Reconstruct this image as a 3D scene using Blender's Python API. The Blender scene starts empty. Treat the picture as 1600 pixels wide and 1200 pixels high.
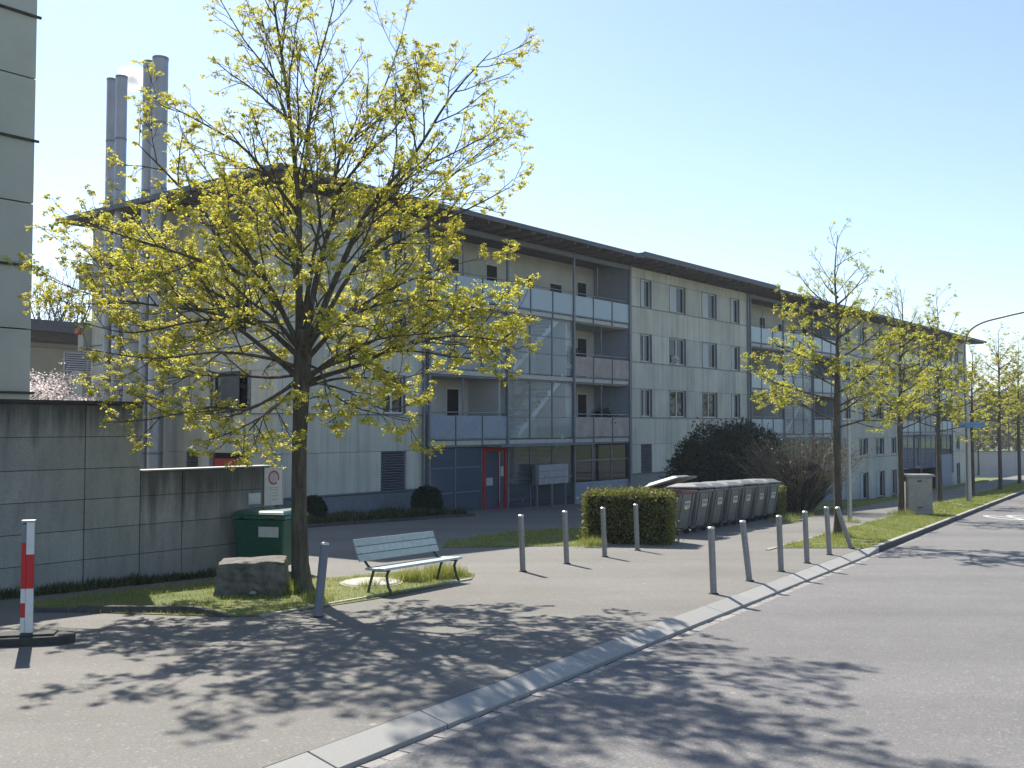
import bpy, bmesh, math, random
import numpy as np
from math import sin, cos, pi, radians, atan2, sqrt
from mathutils import Vector, Matrix, Euler

S = bpy.context.scene
COL = S.collection
# ------------------------------------------------------------------ camera, sky, sun, exposure
FPX, CAMH = 1580.0, 2.1
PITCH = math.atan(65.0 / FPX)
cam_d = bpy.data.cameras.new('camera'); cam = bpy.data.objects.new('camera', cam_d); COL.objects.link(cam)
cam_d.sensor_width = 36; cam_d.lens = FPX / 1600 * 36; cam_d.clip_start = .1; cam_d.clip_end = 9000
cam.location = (0, 0, CAMH); cam.rotation_euler = (pi / 2 + PITCH, 0, 0); S.camera = cam
SUN_AZ, SUN_EL = radians(-24), radians(44)          # azimuth measured from +Y towards +X
W = bpy.data.worlds.new('World'); S.world = W; W.use_nodes = True
wn = W.node_tree.nodes; wl = W.node_tree.links
sky = wn.new('ShaderNodeTexSky'); sky.sky_type = 'NISHITA'; sky.sun_disc = False
sky.sun_elevation = SUN_EL; sky.sun_rotation = SUN_AZ
sky.altitude = 400; sky.air_density = 1.0; sky.dust_density = 0.35; sky.ozone_density = 2.0
wn['Background'].inputs['Strength'].default_value = 0.102
wl.new(sky.outputs[0], wn['Background'].inputs['Color'])
sl = bpy.data.lights.new('sun', 'SUN'); so = bpy.data.objects.new('sun', sl); COL.objects.link(so)
sl.energy = 5.0; sl.angle = radians(.53); sl.color = (1, .95, .86)
sd = Vector((sin(SUN_AZ) * cos(SUN_EL), cos(SUN_AZ) * cos(SUN_EL), sin(SUN_EL)))
so.rotation_euler = sd.to_track_quat('Z', 'Y').to_euler(); so.location = (-20, 30, 40)
S.view_settings.view_transform = 'Standard'; S.view_settings.look = 'None'
S.view_settings.gamma = 1; S.view_settings.use_curve_mapping = False; S.view_settings.exposure = 0.88
S.render.engine = 'CYCLES'
S.cycles.use_denoising = True; S.cycles.max_bounces = 6; S.cycles.transparent_max_bounces = 12
S.cycles.volume_bounces = 0; S.cycles.caustics_reflective = False; S.cycles.caustics_refractive = False

# ------------------------------------------------------------------ survey helpers (the site drops 3 % away from the road corner)
def ray(px, py):
    xc, yc = (px - 800) / FPX, (600 - py) / FPX
    fw = cos(PITCH) - yc * sin(PITCH); up = sin(PITCH) + yc * cos(PITCH)
    return xc / fw, up / fw
def gz(x, y): return -.03 * y if y < 130 else -3.9
def at(px, py, Y):
    a, b = ray(px, py); return Vector((a * Y, Y, CAMH + b * Y))
def G(px, py, off=0.0):
    a, b = ray(px, py); Y = (CAMH - off) / (-b - .03); return Vector((a * Y, Y, -.03 * Y + off))
KA = radians(59.3); K0 = (1.48, 11.7)               # kerb line: origin and heading
KX, KY = (cos(KA), sin(KA)), (-sin(KA), cos(KA))    # along the kerb, and away from the road
def K(s, t, off=0.0):                               # t > 0 is on the road
    x = K0[0] + s * KX[0] - t * KY[0]; y = K0[1] + s * KX[1] - t * KY[1]
    return Vector((x, y, gz(x, y) + off))
BA = atan2(.7818, .6236); B0 = (-7.43, 32.07)       # long house: near corner and heading
def BW(u, w, z=0.0):
    return Vector((B0[0] + u * cos(BA) - w * sin(BA), B0[1] + u * sin(BA) + w * cos(BA), z))

# ------------------------------------------------------------------ mesh helpers
class MB:
    def __init__(s): s.v = []; s.f = []
    def add(s, vs, fs):
        n = len(s.v); s.v += [tuple(v) for v in vs]; s.f += [tuple(i + n for i in f) for f in fs]; return s
    def hexa(s, b, t):                                # bottom and top quads, counter-clockwise from above
        return s.add(list(b) + list(t), [(3, 2, 1, 0), (4, 5, 6, 7), (0, 1, 5, 4), (1, 2, 6, 5), (2, 3, 7, 6), (3, 0, 4, 7)])
    def box(s, x0, x1, y0, y1, z0, z1):
        return s.hexa([(x0, y0, z0), (x1, y0, z0), (x1, y1, z0), (x0, y1, z0)], [(x0, y0, z1), (x1, y0, z1), (x1, y1, z1), (x0, y1, z1)])
    def obox(s, c, sx, sy, sz, rot=(0, 0, 0)):
        m = Euler(rot).to_matrix(); c = Vector(c)
        p = [c + m @ Vector((a * sx / 2, b * sy / 2, d * sz / 2)) for d in (-1, 1) for a, b in ((-1, -1), (1, -1), (1, 1), (-1, 1))]
        return s.hexa(p[:4], p[4:])
    def frus(s, x0, x1, y0, y1, z0, X0, X1, Y0, Y1, z1):
        return s.hexa([(x0, y0, z0), (x1, y0, z0), (x1, y1, z0), (x0, y1, z0)], [(X0, Y0, z1), (X1, Y0, z1), (X1, Y1, z1), (X0, Y1, z1)])
    def prism(s, poly, z0, z1):                       # poly ccw
        n = len(poly)
        return s.add([(p[0], p[1], z0) for p in poly] + [(p[0], p[1], z1) for p in poly],
                     [tuple(range(n - 1, -1, -1)), tuple(range(n, 2 * n))] + [(i, (i + 1) % n, n + (i + 1) % n, n + i) for i in range(n)])
    def tube(s, pts, rad, n=8, caps=True):
        pts = [Vector(p) for p in pts]; base = len(s.v); a0 = None
        for i, p in enumerate(pts):
            d = (pts[min(i + 1, len(pts) - 1)] - pts[max(i - 1, 0)])
            d = d.normalized() if d.length > 1e-9 else Vector((0, 0, 1))
            if a0 is None: a0 = d.orthogonal().normalized()
            a0 = (a0 - d * a0.dot(d))
            a0 = a0.normalized() if a0.length > 1e-6 else d.orthogonal().normalized()
            b0 = d.cross(a0); r = rad[i] if hasattr(rad, '__len__') else rad
            for k in range(n):
                q = p + a0 * (r * cos(2 * pi * k / n)) + b0 * (r * sin(2 * pi * k / n)); s.v.append((q.x, q.y, q.z))
        for i in range(len(pts) - 1):
            for k in range(n):
                a = base + i * n + k; b = base + i * n + (k + 1) % n; s.f.append((a, b, b + n, a + n))
        if caps:
            s.f.append(tuple(base + k for k in range(n - 1, -1, -1))); s.f.append(tuple(base + (len(pts) - 1) * n + k for k in range(n)))
        return s
    def lathe(s, prof, n=16, c=(0, 0, 0)):            # prof: (r, z) bottom to top
        return s.tube([(c[0], c[1], c[2] + z + i * 1e-6) for i, (r, z) in enumerate(prof)], [r for r, z in prof], n)
    def build(s, name, m, parent=None, smooth=False, loc=None, rz=0, bevel=0):
        me = bpy.data.meshes.new(name); me.from_pydata(s.v, [], s.f); me.update()
        if 1 < len(s.f) < 3000:
            b = bmesh.new(); b.from_mesh(me); bmesh.ops.recalc_face_normals(b, faces=b.faces); b.to_mesh(me); b.free()
        if smooth:
            me.polygons.foreach_set('use_smooth', [True] * len(me.polygons))
            try: me.set_sharp_from_angle(angle=radians(42))
            except Exception: pass
        return link(name, me, m, parent, loc, rz, bevel)
def link(name, me, m, parent=None, loc=None, rz=0, bevel=0):
    o = bpy.data.objects.new(name, me); COL.objects.link(o)
    if m is not None and not me.materials: me.materials.append(m)
    if parent: o.parent = parent
    if loc is not None: o.location = loc
    if rz: o.rotation_euler = (0, 0, rz)
    if bevel:
        b = o.modifiers.new('bevel', 'BEVEL'); b.width = bevel; b.segments = 2; b.limit_method = 'ANGLE'
    return o
def npmesh(name, V, F, m, parent=None, nv=4, loc=None):
    V = np.asarray(V, dtype=np.float32).reshape(-1, 3); F = np.asarray(F, dtype=np.int32).reshape(-1, nv)
    me = bpy.data.meshes.new(name); me.vertices.add(len(V)); me.vertices.foreach_set('co', V.ravel())
    me.loops.add(F.size); me.loops.foreach_set('vertex_index', F.ravel())
    me.polygons.add(len(F)); me.polygons.foreach_set('loop_start', np.arange(0, F.size, nv, dtype=np.int32))
    me.update(calc_edges=True); me.validate()
    return link(name, me, m, parent, loc)
def tag(o, label=None, cat=None, group=None, kind=None):
    if label: o['label'] = label
    if cat: o['category'] = cat
    if group: o['group'] = group
    if kind: o['kind'] = kind
    return o
def thing(name, label, cat, loc=(0, 0, 0), rz=0, group=None):
    o = bpy.data.objects.new(name, None); COL.objects.link(o); o.empty_display_size = .2
    o.location = loc; o.rotation_euler = (0, 0, rz); return tag(o, label, cat, group)
def copy_tree(o, parent=None):
    c = o.copy(); COL.objects.link(c)
    if parent: c.parent = parent
    for ch in list(o.children): copy_tree(ch, c)
    return c
def sheet(name, m, poly, off, kind='structure'):      # a flat sheet lying on the sloping site
    mb = MB(); mb.add([(p[0], p[1], gz(p[0], p[1]) + off) for p in poly], [tuple(range(len(poly)))])
    return tag(mb.build(name, m), kind=kind)

# ------------------------------------------------------------------ materials
class NT:
    def __init__(s, name):
        s.m = bpy.data.materials.new(name); s.m.use_nodes = True; s.n = s.m.node_tree.nodes; s.l = s.m.node_tree.links
        s.p = s.n['Principled BSDF']; s.tc = s.n.new('ShaderNodeTexCoord')
    def noise(s, scale, detail=4, rough=.6, vec=None, stretch=None, dist=0):
        t = s.n.new('ShaderNodeTexNoise'); t.inputs['Scale'].default_value = scale; t.inputs['Detail'].default_value = detail
        t.inputs['Roughness'].default_value = rough; t.inputs['Distortion'].default_value = dist
        v = vec or s.tc.outputs['Object']
        if stretch:
            mp = s.n.new('ShaderNodeMapping'); mp.inputs['Scale'].default_value = stretch; s.l.new(v, mp.inputs['Vector']); v = mp.outputs[0]
        s.l.new(v, t.inputs['Vector']); return t.outputs['Fac']
    def ramp(s, fac, stops):
        r = s.n.new('ShaderNodeValToRGB'); e = r.color_ramp.elements
        while len(e) < len(stops): e.new(.5)
        for i, (p, c) in enumerate(stops):
            e[i].position = p; e[i].color = (*c, 1) if hasattr(c, '__len__') else (c, c, c, 1)
        s.l.new(fac, r.inputs['Fac']); return r.outputs['Color']
    def mix(s, fac, a, b, mode='MIX'):
        x = s.n.new('ShaderNodeMix'); x.data_type = 'RGBA'; x.blend_type = mode
        for sock, val in ((x.inputs[0], fac), (x.inputs[6], a), (x.inputs[7], b)):
            if hasattr(val, 'is_output'): s.l.new(val, sock)
            elif hasattr(val, '__len__'): sock.default_value = (*val, 1)
            else: sock.default_value = val if sock == x.inputs[0] else (val, val, val, 1)
        return x.outputs[2]
    def math(s, op, a, b=0.0):
        x = s.n.new('ShaderNodeMath'); x.operation = op
        for i, val in enumerate((a, b)):
            if hasattr(val, 'is_output'): s.l.new(val, x.inputs[i])
            else: x.inputs[i].default_value = val
        return x.outputs[0]
    def island(s):
        g = s.n.new('ShaderNodeNewGeometry'); return g.outputs['Random Per Island']
    def objrand(s):
        g = s.n.new('ShaderNodeObjectInfo'); return g.outputs['Random']
    def z(s, world=False):
        sp = s.n.new('ShaderNodeSeparateXYZ')
        if world: s.l.new(s.n.new('ShaderNodeNewGeometry').outputs['Position'], sp.inputs[0])
        else: s.l.new(s.tc.outputs['Object'], sp.inputs[0])
        return sp.outputs['Z']
    def bump(s, h, strength=.3, dist=.01):
        b = s.n.new('ShaderNodeBump'); b.inputs['Strength'].default_value = strength; b.inputs['Distance'].default_value = dist
        s.l.new(h, b.inputs['Height']); s.l.new(b.outputs[0], s.p.inputs['Normal']); return s
    def col(s, c):
        if hasattr(c, 'is_output'): s.l.new(c, s.p.inputs['Base Color'])
        else: s.p.inputs['Base Color'].default_value = (*c, 1)
        return s
    def set(s, **k):
        for a, b in k.items(): s.p.inputs[{'rough': 'Roughness', 'metal': 'Metallic', 'spec': 'Specular IOR Level', 'alpha': 'Alpha', 'trans': 'Transmission Weight'}[a]].default_value = b
        return s
def sc(c, k): return tuple(min(1, x * k) for x in c)
def plain(name, c, rough=.6, metal=0., var=.15, scale=6, bump=0, bscale=60, obj=0.08, spec=.4):
    t = NT(name); n = t.noise(scale, 5)
    c1 = t.mix(t.ramp(n, [(.3, 0), (.7, 1)]), sc(c, 1 - var), sc(c, 1 + var))
    if obj: c1 = t.mix(1.0, c1, t.ramp(t.objrand(), [(0, 1 - obj), (1, 1 + 0 * obj)]), 'MULTIPLY')
    t.col(c1).set(rough=rough, metal=metal, spec=spec)
    if bump: t.bump(t.noise(bscale, 4), bump)
    return t.m
def asphalt(name, c, speck=.35, patch=.12):
    t = NT(name)
    fine = t.noise(48, 4, .8); grains = t.n.new('ShaderNodeTexVoronoi'); grains.inputs['Scale'].default_value = 42
    t.l.new(t.tc.outputs['Object'], grains.inputs['Vector'])
    big = t.noise(.35, 5, .6); mid = t.noise(2.2, 6, .7)
    c1 = t.mix(t.ramp(fine, [(.32, 0), (.68, 1)]), sc(c, 1 - speck), sc(c, 1 + speck))
    c1 = t.mix(t.math('MULTIPLY', t.ramp(grains.outputs['Color'], [(.80, 0), (.93, 1)]), .4), c1, sc(c, 2.1))
    c1 = t.mix(1, c1, t.ramp(big, [(.3, 1 - patch), (.7, 1.0)]), 'MULTIPLY')
    c1 = t.mix(1, c1, t.ramp(mid, [(.3, 1 - patch * .8), (.65, 1.0)]), 'MULTIPLY')
    lane = t.n.new('ShaderNodeMapping'); lane.inputs['Rotation'].default_value = (0, 0, -radians(59.3)); lane.inputs['Scale'].default_value = (.03, .55, 1); t.l.new(t.tc.outputs['Object'], lane.inputs['Vector'])
    c1 = t.mix(1, c1, t.ramp(t.noise(1.0, 4, .6, lane.outputs[0]), [(.35, 1 - patch * 1.3), (.6, 1.0)]), 'MULTIPLY')
    spots = t.n.new('ShaderNodeTexVoronoi'); spots.inputs['Scale'].default_value = 1.1; t.l.new(t.tc.outputs['Object'], spots.inputs['Vector'])
    c1 = t.mix(t.ramp(spots.outputs['Distance'], [(.03, .55), (.045, 0)]), c1, sc(c, 1.7))
    stn = t.ramp(t.noise(1.3, 3, .5), [(.68, 1), (.78, .86)])
    c1 = t.mix(1, c1, stn, 'MULTIPLY')
    t.col(c1).set(rough=.86, spec=.25); t.bump(fine, .5, .006); return t.m
def concrete(name, c, stain=.0, ztop=0, zlen=.5, streak=.4, warm=(1, .93, .84)):
    t = NT(name); vec = t.n.new('ShaderNodeNewGeometry').outputs['Position']
    c1 = t.mix(t.ramp(t.noise(1.4, 7, .7, vec), [(.3, 0), (.7, 1)]), sc(c, .74), sc(c, 1.22))
    c1 = t.mix(t.ramp(t.noise(.5, 3, .6, vec), [(.42, 0), (.62, .55)]), c1, (c[0] * .95, c[1] * 1.02, c[2] * .93))
    c1 = t.mix(t.ramp(t.noise(28, 4, .6, vec), [(.35, 0), (.75, 1)]), sc(c, .8), c1)
    st = t.ramp(t.noise(4.5, 6, .7, vec, (1, 1, .16), .4), [(.46, 1), (.66, 1 - streak)])
    c1 = t.mix(1, c1, st, 'MULTIPLY')
    pits = t.n.new('ShaderNodeTexVoronoi'); pits.inputs['Scale'].default_value = 7; t.l.new(vec, pits.inputs['Vector'])
    c1 = t.mix(1, c1, t.ramp(pits.outputs['Distance'], [(.035, .45), (.06, 1)]), 'MULTIPLY')
    if stain:
        zz = t.z(True); depth = t.math('DIVIDE', t.math('SUBTRACT', ztop, zz), zlen)
        g = t.math('ADD', depth, t.math('MULTIPLY', t.math('SUBTRACT', t.noise(4, 6, .7, vec, (1, 1, .07)), .5), 2.6))
        c1 = t.mix(1, c1, t.ramp(g, [(.15, (1 - stain, (1 - stain) * .96, (1 - stain) * .92)), (1.0, (1, 1, 1))]), 'MULTIPLY')
    c1 = t.mix(1, c1, t.ramp(t.objrand(), [(0, .88), (1, 1.0)]), 'MULTIPLY')
    t.col(c1).set(rough=.85, spec=.25); t.bump(t.noise(40, 5), .35, .008); return t.m
def leaf(name, cols, trans=.55, rough=.5):
    t = NT(name); c = t.ramp(t.island(), [(i / (len(cols) - 1), x) for i, x in enumerate(cols)])
    out = t.n['Material Output']; t.n.remove(t.p)
    d = t.n.new('ShaderNodeBsdfDiffuse'); tr = t.n.new('ShaderNodeBsdfTranslucent'); mx = t.n.new('ShaderNodeMixShader')
    t.l.new(c, d.inputs['Color']); t.l.new(c, tr.inputs['Color']); mx.inputs[0].default_value = trans
    t.l.new(d.outputs[0], mx.inputs[1]); t.l.new(tr.outputs[0], mx.inputs[2])
    gl = t.n.new('ShaderNodeBsdfGlossy'); gl.inputs['Roughness'].default_value = rough; gl.inputs['Color'].default_value = (.9, .9, .9, 1)
    m2 = t.n.new('ShaderNodeMixShader'); m2.inputs[0].default_value = .035
    t.l.new(mx.outputs[0], m2.inputs[1]); t.l.new(gl.outputs[0], m2.inputs[2]); t.l.new(m2.outputs[0], out.inputs['Surface'])
    return t.m
def glass(name, tint, tr=.6, rough=.02, gl_col=(.85, .92, 1)):
    t = NT(name); out = t.n['Material Output']; t.n.remove(t.p)
    a = t.n.new('ShaderNodeBsdfTransparent'); a.inputs['Color'].default_value = (*sc(tint, 1.0), 1)
    d = t.n.new('ShaderNodeBsdfDiffuse'); d.inputs['Color'].default_value = (*tint, 1)
    m1 = t.n.new('ShaderNodeMixShader'); m1.inputs[0].default_value = tr
    t.l.new(d.outputs[0], m1.inputs[1]); t.l.new(a.outputs[0], m1.inputs[2])
    g = t.n.new('ShaderNodeBsdfGlossy'); g.inputs['Roughness'].default_value = rough; g.inputs['Color'].default_value = (*gl_col, 1)
    bp = t.n.new('ShaderNodeBump'); bp.inputs['Strength'].default_value = .04; t.l.new(t.noise(1.6, 2), bp.inputs['Height']); t.l.new(bp.outputs[0], g.inputs['Normal'])
    lw = t.n.new('ShaderNodeLayerWeight'); lw.inputs['Blend'].default_value = .5; t.l.new(bp.outputs[0], lw.inputs['Normal'])
    fr = t.math('ADD', t.math('MULTIPLY', t.math('POWER', lw.outputs['Facing'], 4.0), .75), .05)
    m2 = t.n.new('ShaderNodeMixShader'); t.l.new(fr, m2.inputs[0]); t.l.new(m1.outputs[0], m2.inputs[1]); t.l.new(g.outputs[0], m2.inputs[2])
    t.l.new(m2.outputs[0], out.inputs['Surface']); return t.m
M = {}
M['road'] = asphalt('road asphalt', (.20, .192, .186), .36)
M['pave'] = asphalt('pavement asphalt', (.205, .194, .176), .26)
M['sett'] = plain('gutter sett', (.30, .28, .265), .85, var=.25, scale=26, bump=.4, obj=.2)
M['soil'] = plain('soil', (.10, .085, .055), .95, var=.4, scale=9, bump=.6, bscale=30, obj=0)
t = NT('meadow'); t.col(t.ramp(t.noise(1.1, 7, .7), [(.3, (.075, .11, .022)), (.5, (.13, .155, .04)), (.68, (.24, .215, .09))])).set(rough=.95); t.bump(t.noise(40, 4), .6, .03); M['meadow'] = t.m
M['granite'] = plain('kerb granite', (.345, .335, .31), .75, var=.16, scale=140, bump=.25, bscale=120, obj=.14)
M['kerbdark'] = plain('shade-dark kerb stone', (.085, .08, .08), .9, var=.25, scale=20, bump=.2, obj=.15)  # shade on the upright kerb faces is put into this dark base colour
M['joint'] = plain('gutter joint', (.035, .033, .032), .95, obj=0)
M['edging'] = plain('edging stone', (.36, .345, .30), .8, var=.2, scale=30, bump=.3)
M['wallpan'] = concrete('retaining concrete', (.35, .353, .335), .70, 2.49, .65, .18)
M['lowpan'] = concrete('low wall concrete', (.33, .325, .315), .70, 1.37, 1.0, .22)
M['wallcore'] = plain('concrete core', (.07, .07, .068), .9)
M['capmetal'] = plain('coping metal', (.20, .20, .195), .6, .3, .2, scale=3)
M['capdark'] = plain('dark coping', (.03, .028, .026), .8)
t = NT('facade panels'); vec = t.n.new('ShaderNodeNewGeometry').outputs['Position']
c1 = t.mix(t.ramp(t.noise(.8, 5, .6, vec), [(.3, 0), (.7, 1)]), (.50, .495, .435), (.62, .61, .54))
c1 = t.mix(1, c1, t.ramp(t.noise(3, 4, .6, vec, (1, 1, .06)), [(.45, 1), (.7, .76)]), 'MULTIPLY')
c1 = t.mix(1, c1, t.ramp(t.objrand(), [(0, .84), (1, 1)]), 'MULTIPLY'); t.col(c1).set(rough=.8, spec=.2); M['panel'] = t.m
M['panelgrey'] = plain('tower panels', (.43, .44, .39), .8, var=.1, scale=1, obj=.1)
M['cream'] = plain('cream render', (.40, .37, .26), .85, var=.08, scale=1)
M['core'] = plain('facade joint', (.10, .10, .095), .9)
M['steel'] = plain('grey blue steel', (.19, .21, .24), .5, .3, .12)
M['galv'] = plain('galvanised steel', (.36, .37, .37), .42, .75, .18, scale=25)
M['bollard'] = plain('bollard steel', (.25, .255, .26), .45, .55, .2, scale=18)
M['bollcap'] = plain('worn steel cap', (.62, .62, .60), .35, .7, .1)
M['flue'] = plain('flue steel', (.33, .345, .385), .42, .5, .08, scale=2)
M['fascia'] = plain('roof fascia', (.10, .105, .12), .6, .2, .12)
M['soffit'] = plain('soffit timber', (.085, .068, .052), .8, var=.25, scale=9)
M['rafter'] = plain('rafter timber', (.15, .125, .10), .8, var=.2)
M['farwall'] = plain('far wall render', (.50, .47, .50), .9, var=.1, scale=.6)
M['white'] = plain('white frame', (.62, .62, .60), .5, var=.06)
M['blind'] = plain('pale blind', (.50, .53, .56), .7, var=.05)
M['louvre'] = plain('louvre slats', (.24, .26, .32), .5, .3, .08)
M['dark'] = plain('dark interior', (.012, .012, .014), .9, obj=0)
M['bwall'] = plain('loggia wall', (.52, .53, .515), .85, var=.1, scale=.8)
M['slab'] = plain('slab edge', (.17, .18, .19), .7, var=.15, scale=2)
M['ceil'] = plain('loggia ceiling', (.48, .48, .46), .85, var=.1)
M['glass'] = glass('window glass', (.03, .035, .04), .55)
M['railglass'] = glass('frosted railing glass', (.44, .53, .57), .25, .18)
M['stairglass'] = glass('stairwell glass', (.80, .87, .92), .86, .03)
M['blueglass'] = glass('dark blue glazing', (.13, .17, .23), .40, .03)
M['greyglass'] = glass('entrance glazing', (.30, .36, .44), .80, .03)
M['shutter'] = plain('dark shutter', (.075, .085, .085), .6, var=.15)
M['pinkpan'] = plain('brownish balcony panel', (.36, .31, .29), .7, var=.2, scale=2)
M['bluepan'] = plain('blue balcony side', (.27, .31, .37), .7, var=.1)
M['red'] = plain('red paint', (.42, .012, .022), .42, var=.1)
M['redsign'] = plain('signal red', (.55, .02, .02), .4, var=.08)
M['whitepaint'] = plain('white paint', (.70, .70, .67), .5, var=.07, scale=12)
M['rubber'] = plain('rubber base', (.045, .045, .042), .85, var=.3, scale=14, bump=.3)
M['bin'] = plain('grey bin plastic', (.150, .156, .150), .42, var=.16, scale=5, obj=.12)
M['binlid'] = plain('grey lid plastic', (.20, .207, .207), .55, var=.18, scale=7, obj=.12)
M['binred'] = plain('faded red rim', (.20, .06, .07), .5)
M['label'] = plain('white sticker', (.50, .51, .52), .5, var=.25, scale=45)
M['greenbin'] = plain('green bin plastic', (.012, .085, .055), .38, var=.15, scale=4)
M['tyre'] = plain('black rubber wheel', (.02, .02, .02), .8)
M['bench'] = plain('pale blue green bench paint', (.42, .49, .49), .45, var=.15, scale=14, obj=.1)
M['iron'] = plain('bench iron', (.06, .07, .075), .5, .5)
M['stone'] = plain('rough block stone', (.135, .125, .105), .9, var=.5, scale=7, bump=.9, bscale=14)
M['cabinet'] = plain('weathered cabinet', (.32, .305, .275), .7, var=.13, scale=5)
M['blue'] = plain('street sign blue', (.08, .22, .46), .4)
M['ring'] = plain('sign ring red', (.33, .05, .06), .5)
M['pinkdisc'] = plain('faded sign disc', (.42, .34, .36), .5)
M['print'] = plain('printed lines', (.18, .18, .19), .6)
M['signface'] = plain('sign face', (.46, .47, .46), .5, var=.08)
M['box'] = plain('letterbox metal', (.36, .36, .40), .5, .2)
M['lid'] = plain('concrete lid', (.42, .40, .37), .8, var=.2, scale=30)
t = NT('bark'); n = t.noise(9, 6, .7, None, (1, 1, .18)); t.col(t.ramp(n, [(.3, (.038, .033, .026)), (.55, (.10, .088, .068)), (.75, (.17, .155, .118))])).set(rough=.95, spec=.15); t.bump(n, .9, .03); M['bark'] = t.m
M['twig'] = plain('twigs', (.055, .043, .034), .9, obj=0)
M['leafy'] = leaf('spring maple leaves', [(.64, .62, .05), (.72, .67, .06), (.50, .56, .06), (.80, .73, .12), (.27, .35, .06), (.74, .52, .11), (.64, .64, .08)], .63)
M['leafb'] = leaf('spring leaves of street trees', [(.58, .54, .05), (.48, .52, .05), (.64, .58, .07), (.32, .40, .05), (.62, .44, .08)], .6)
M['hedge'] = leaf('hedge leaves', [(.15, .17, .03), (.24, .25, .035), (.07, .09, .022), (.33, .31, .05), (.17, .145, .06), (.05, .06, .02)], .45)
M['ever'] = leaf('dark evergreen leaves', [(.010, .026, .010), (.016, .040, .014), (.007, .018, .008), (.040, .065, .018)], .2)
M['bedleaf'] = leaf('bed leaves', [(.03, .05, .015), (.06, .09, .02), (.10, .11, .04), (.02, .035, .012)], .3)
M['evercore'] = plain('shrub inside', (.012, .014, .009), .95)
M['brush'] = plain('bare shrub twigs', (.20, .165, .115), .9, var=.35, obj=0)
M['brown'] = leaf('dull shrub leaves', [(.06, .055, .03), (.09, .075, .045), (.04, .045, .02), (.12, .10, .06)], .25)
M['blossom'] = leaf('pale blossom', [(.80, .70, .68), (.85, .78, .76), (.72, .60, .58)], .5)
M['grass'] = leaf('grass blades', [(.17, .25, .03), (.24, .30, .04), (.34, .34, .08), (.42, .38, .15), (.20, .28, .04)], .45)
M['weed'] = leaf('weed leaves', [(.08, .14, .02), (.16, .23, .03), (.24, .30, .04)], .45)

# ------------------------------------------------------------------ ground, road, kerb
def far_ground():
    xs = [-2500, -900, -300, -120, -50, 0, 50, 120, 300, 900, 2500]
    ys = [-60, 0, 40, 80, 130, 200, 400, 900, 2500]
    V = [(x, y, gz(x, y) - (1.6 if x == 50 and y == 80 else .35) - (0 if y <= 200 else (y - 200) * .012)) for y in ys for x in xs]; n = len(xs)
    F = [(j * n + i, j * n + i + 1, (j + 1) * n + i + 1, (j + 1) * n + i) for j in range(len(ys) - 1) for i in range(n - 1)]
    tag(MB().add(V, F).build('ground', M['meadow']), kind='structure')
far_ground()
def rect(s0, s1, t0, t1): return [K(s0, t1), K(s1, t1), K(s1, t0), K(s0, t0)]
sheet('road', M['road'], rect(-30, 125, .155, 9.5), -.10)
sheet('far_bounce_paving', M['pave'], rect(-30, 125, 9.5, 30), -.02)  # unseen paving across the road, widened to bounce sunlight onto the house front
sheet('gutter_bed', M['joint'], rect(-30, 125, -.3, .155), -.118)
sheet('pavement', M['pave'], [K(-30, -55), K(-30, -.285), K(13.5, -.285), K(12.5, -1.9), K(125, -1.9), K(125, -4.4), K(24, -4.4), K(24, -9), K(36, -14.5), K(36, -55)], 0)
# white 30 painted on the carriageway for drivers coming this way
def digit_strokes(ch):
    if ch == '0': return [[(.5 + .42 * cos(a), .5 + .45 * sin(a)) for a in np.linspace(0, 2 * pi, 25)]]
    a1 = [(.45 + .40 * cos(a), .74 + .22 * sin(a)) for a in np.linspace(2.6, -1.57, 13)]
    a2 = [(.45 + .44 * cos(a), .27 + .25 * sin(a)) for a in np.linspace(1.57, -2.6, 13)]
    return [a1 + a2]
mk = G(1575, 809, -.1)
mk = thing('speed_marking', 'white painted 30 on the asphalt at the far right of the road', 'road marking', (mk.x, mk.y, gz(mk.x, mk.y) - .096))
for ch, ox in (('0', -.55), ('3', .35)):
    mb = MB()
    for st in digit_strokes(ch):
        for (a, b), (c, d) in zip(st[:-1], st[1:]):
            p = [Vector((ox + .75 * (1 - a), 2.6 * (1 - b))), Vector((ox + .75 * (1 - c), 2.6 * (1 - d)))]
            dd = (p[1] - p[0]).normalized(); nn = Vector((-dd.y * .075, dd.x * .13)); e = dd * .03
            q = [p[0] - e - nn, p[1] + e - nn, p[1] + e + nn, p[0] - e + nn]
            mb.add([(v.x, v.y - 1.3, -.03 * (v.y - 1.3) + .0004 * (len(mb.f) % 5)) for v in q], [(0, 1, 2, 3)])
    mb.build('digit', M['whitepaint'], mk)
kerb = tag(thing('kerb', None, None), kind='structure')
rng = random.Random(4)
def kerb_stone(s0, s1, h0, h1, w0, w1, dark=False):               # h: how far the road-side top edge has sunk; w: width; dark: face shade put into the colour
    g = .006; a, b = s0 + g, s1 - g; j = rng.uniform(-.003, .003)
    mb = MB().hexa([K(a, 0, -.16), K(a, -w0, -.16), K(b, -w1, -.16), K(b, 0, -.16)][::-1], [K(a, 0, -h0 + j), K(a, -w0, .003 + j), K(b, -w1, .003 + j), K(b, 0, -h1 + j)][::-1])
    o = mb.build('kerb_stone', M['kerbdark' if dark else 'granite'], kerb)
    if dark: MB().hexa([K(a, -.02, .0), K(a, -w0 + .01, .0), K(b, -w1 + .01, .0), K(b, -.02, .0)][::-1], [K(a, -.02, .021 + j), K(a, -w0 + .01, .021 + j), K(b, -w1 + .01, .021 + j), K(b, -.02, .021 + j)][::-1]).build('kerb_top', M['edging'], kerb)  # pale strip over the dark stone stands for its sunlit top
    o.modifiers.new('b', 'BEVEL').width = .004
s = -8.0
while s < 12.4: kerb_stone(s, s + 1.36, .075, .075, .28, .28); s += 1.36
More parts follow.
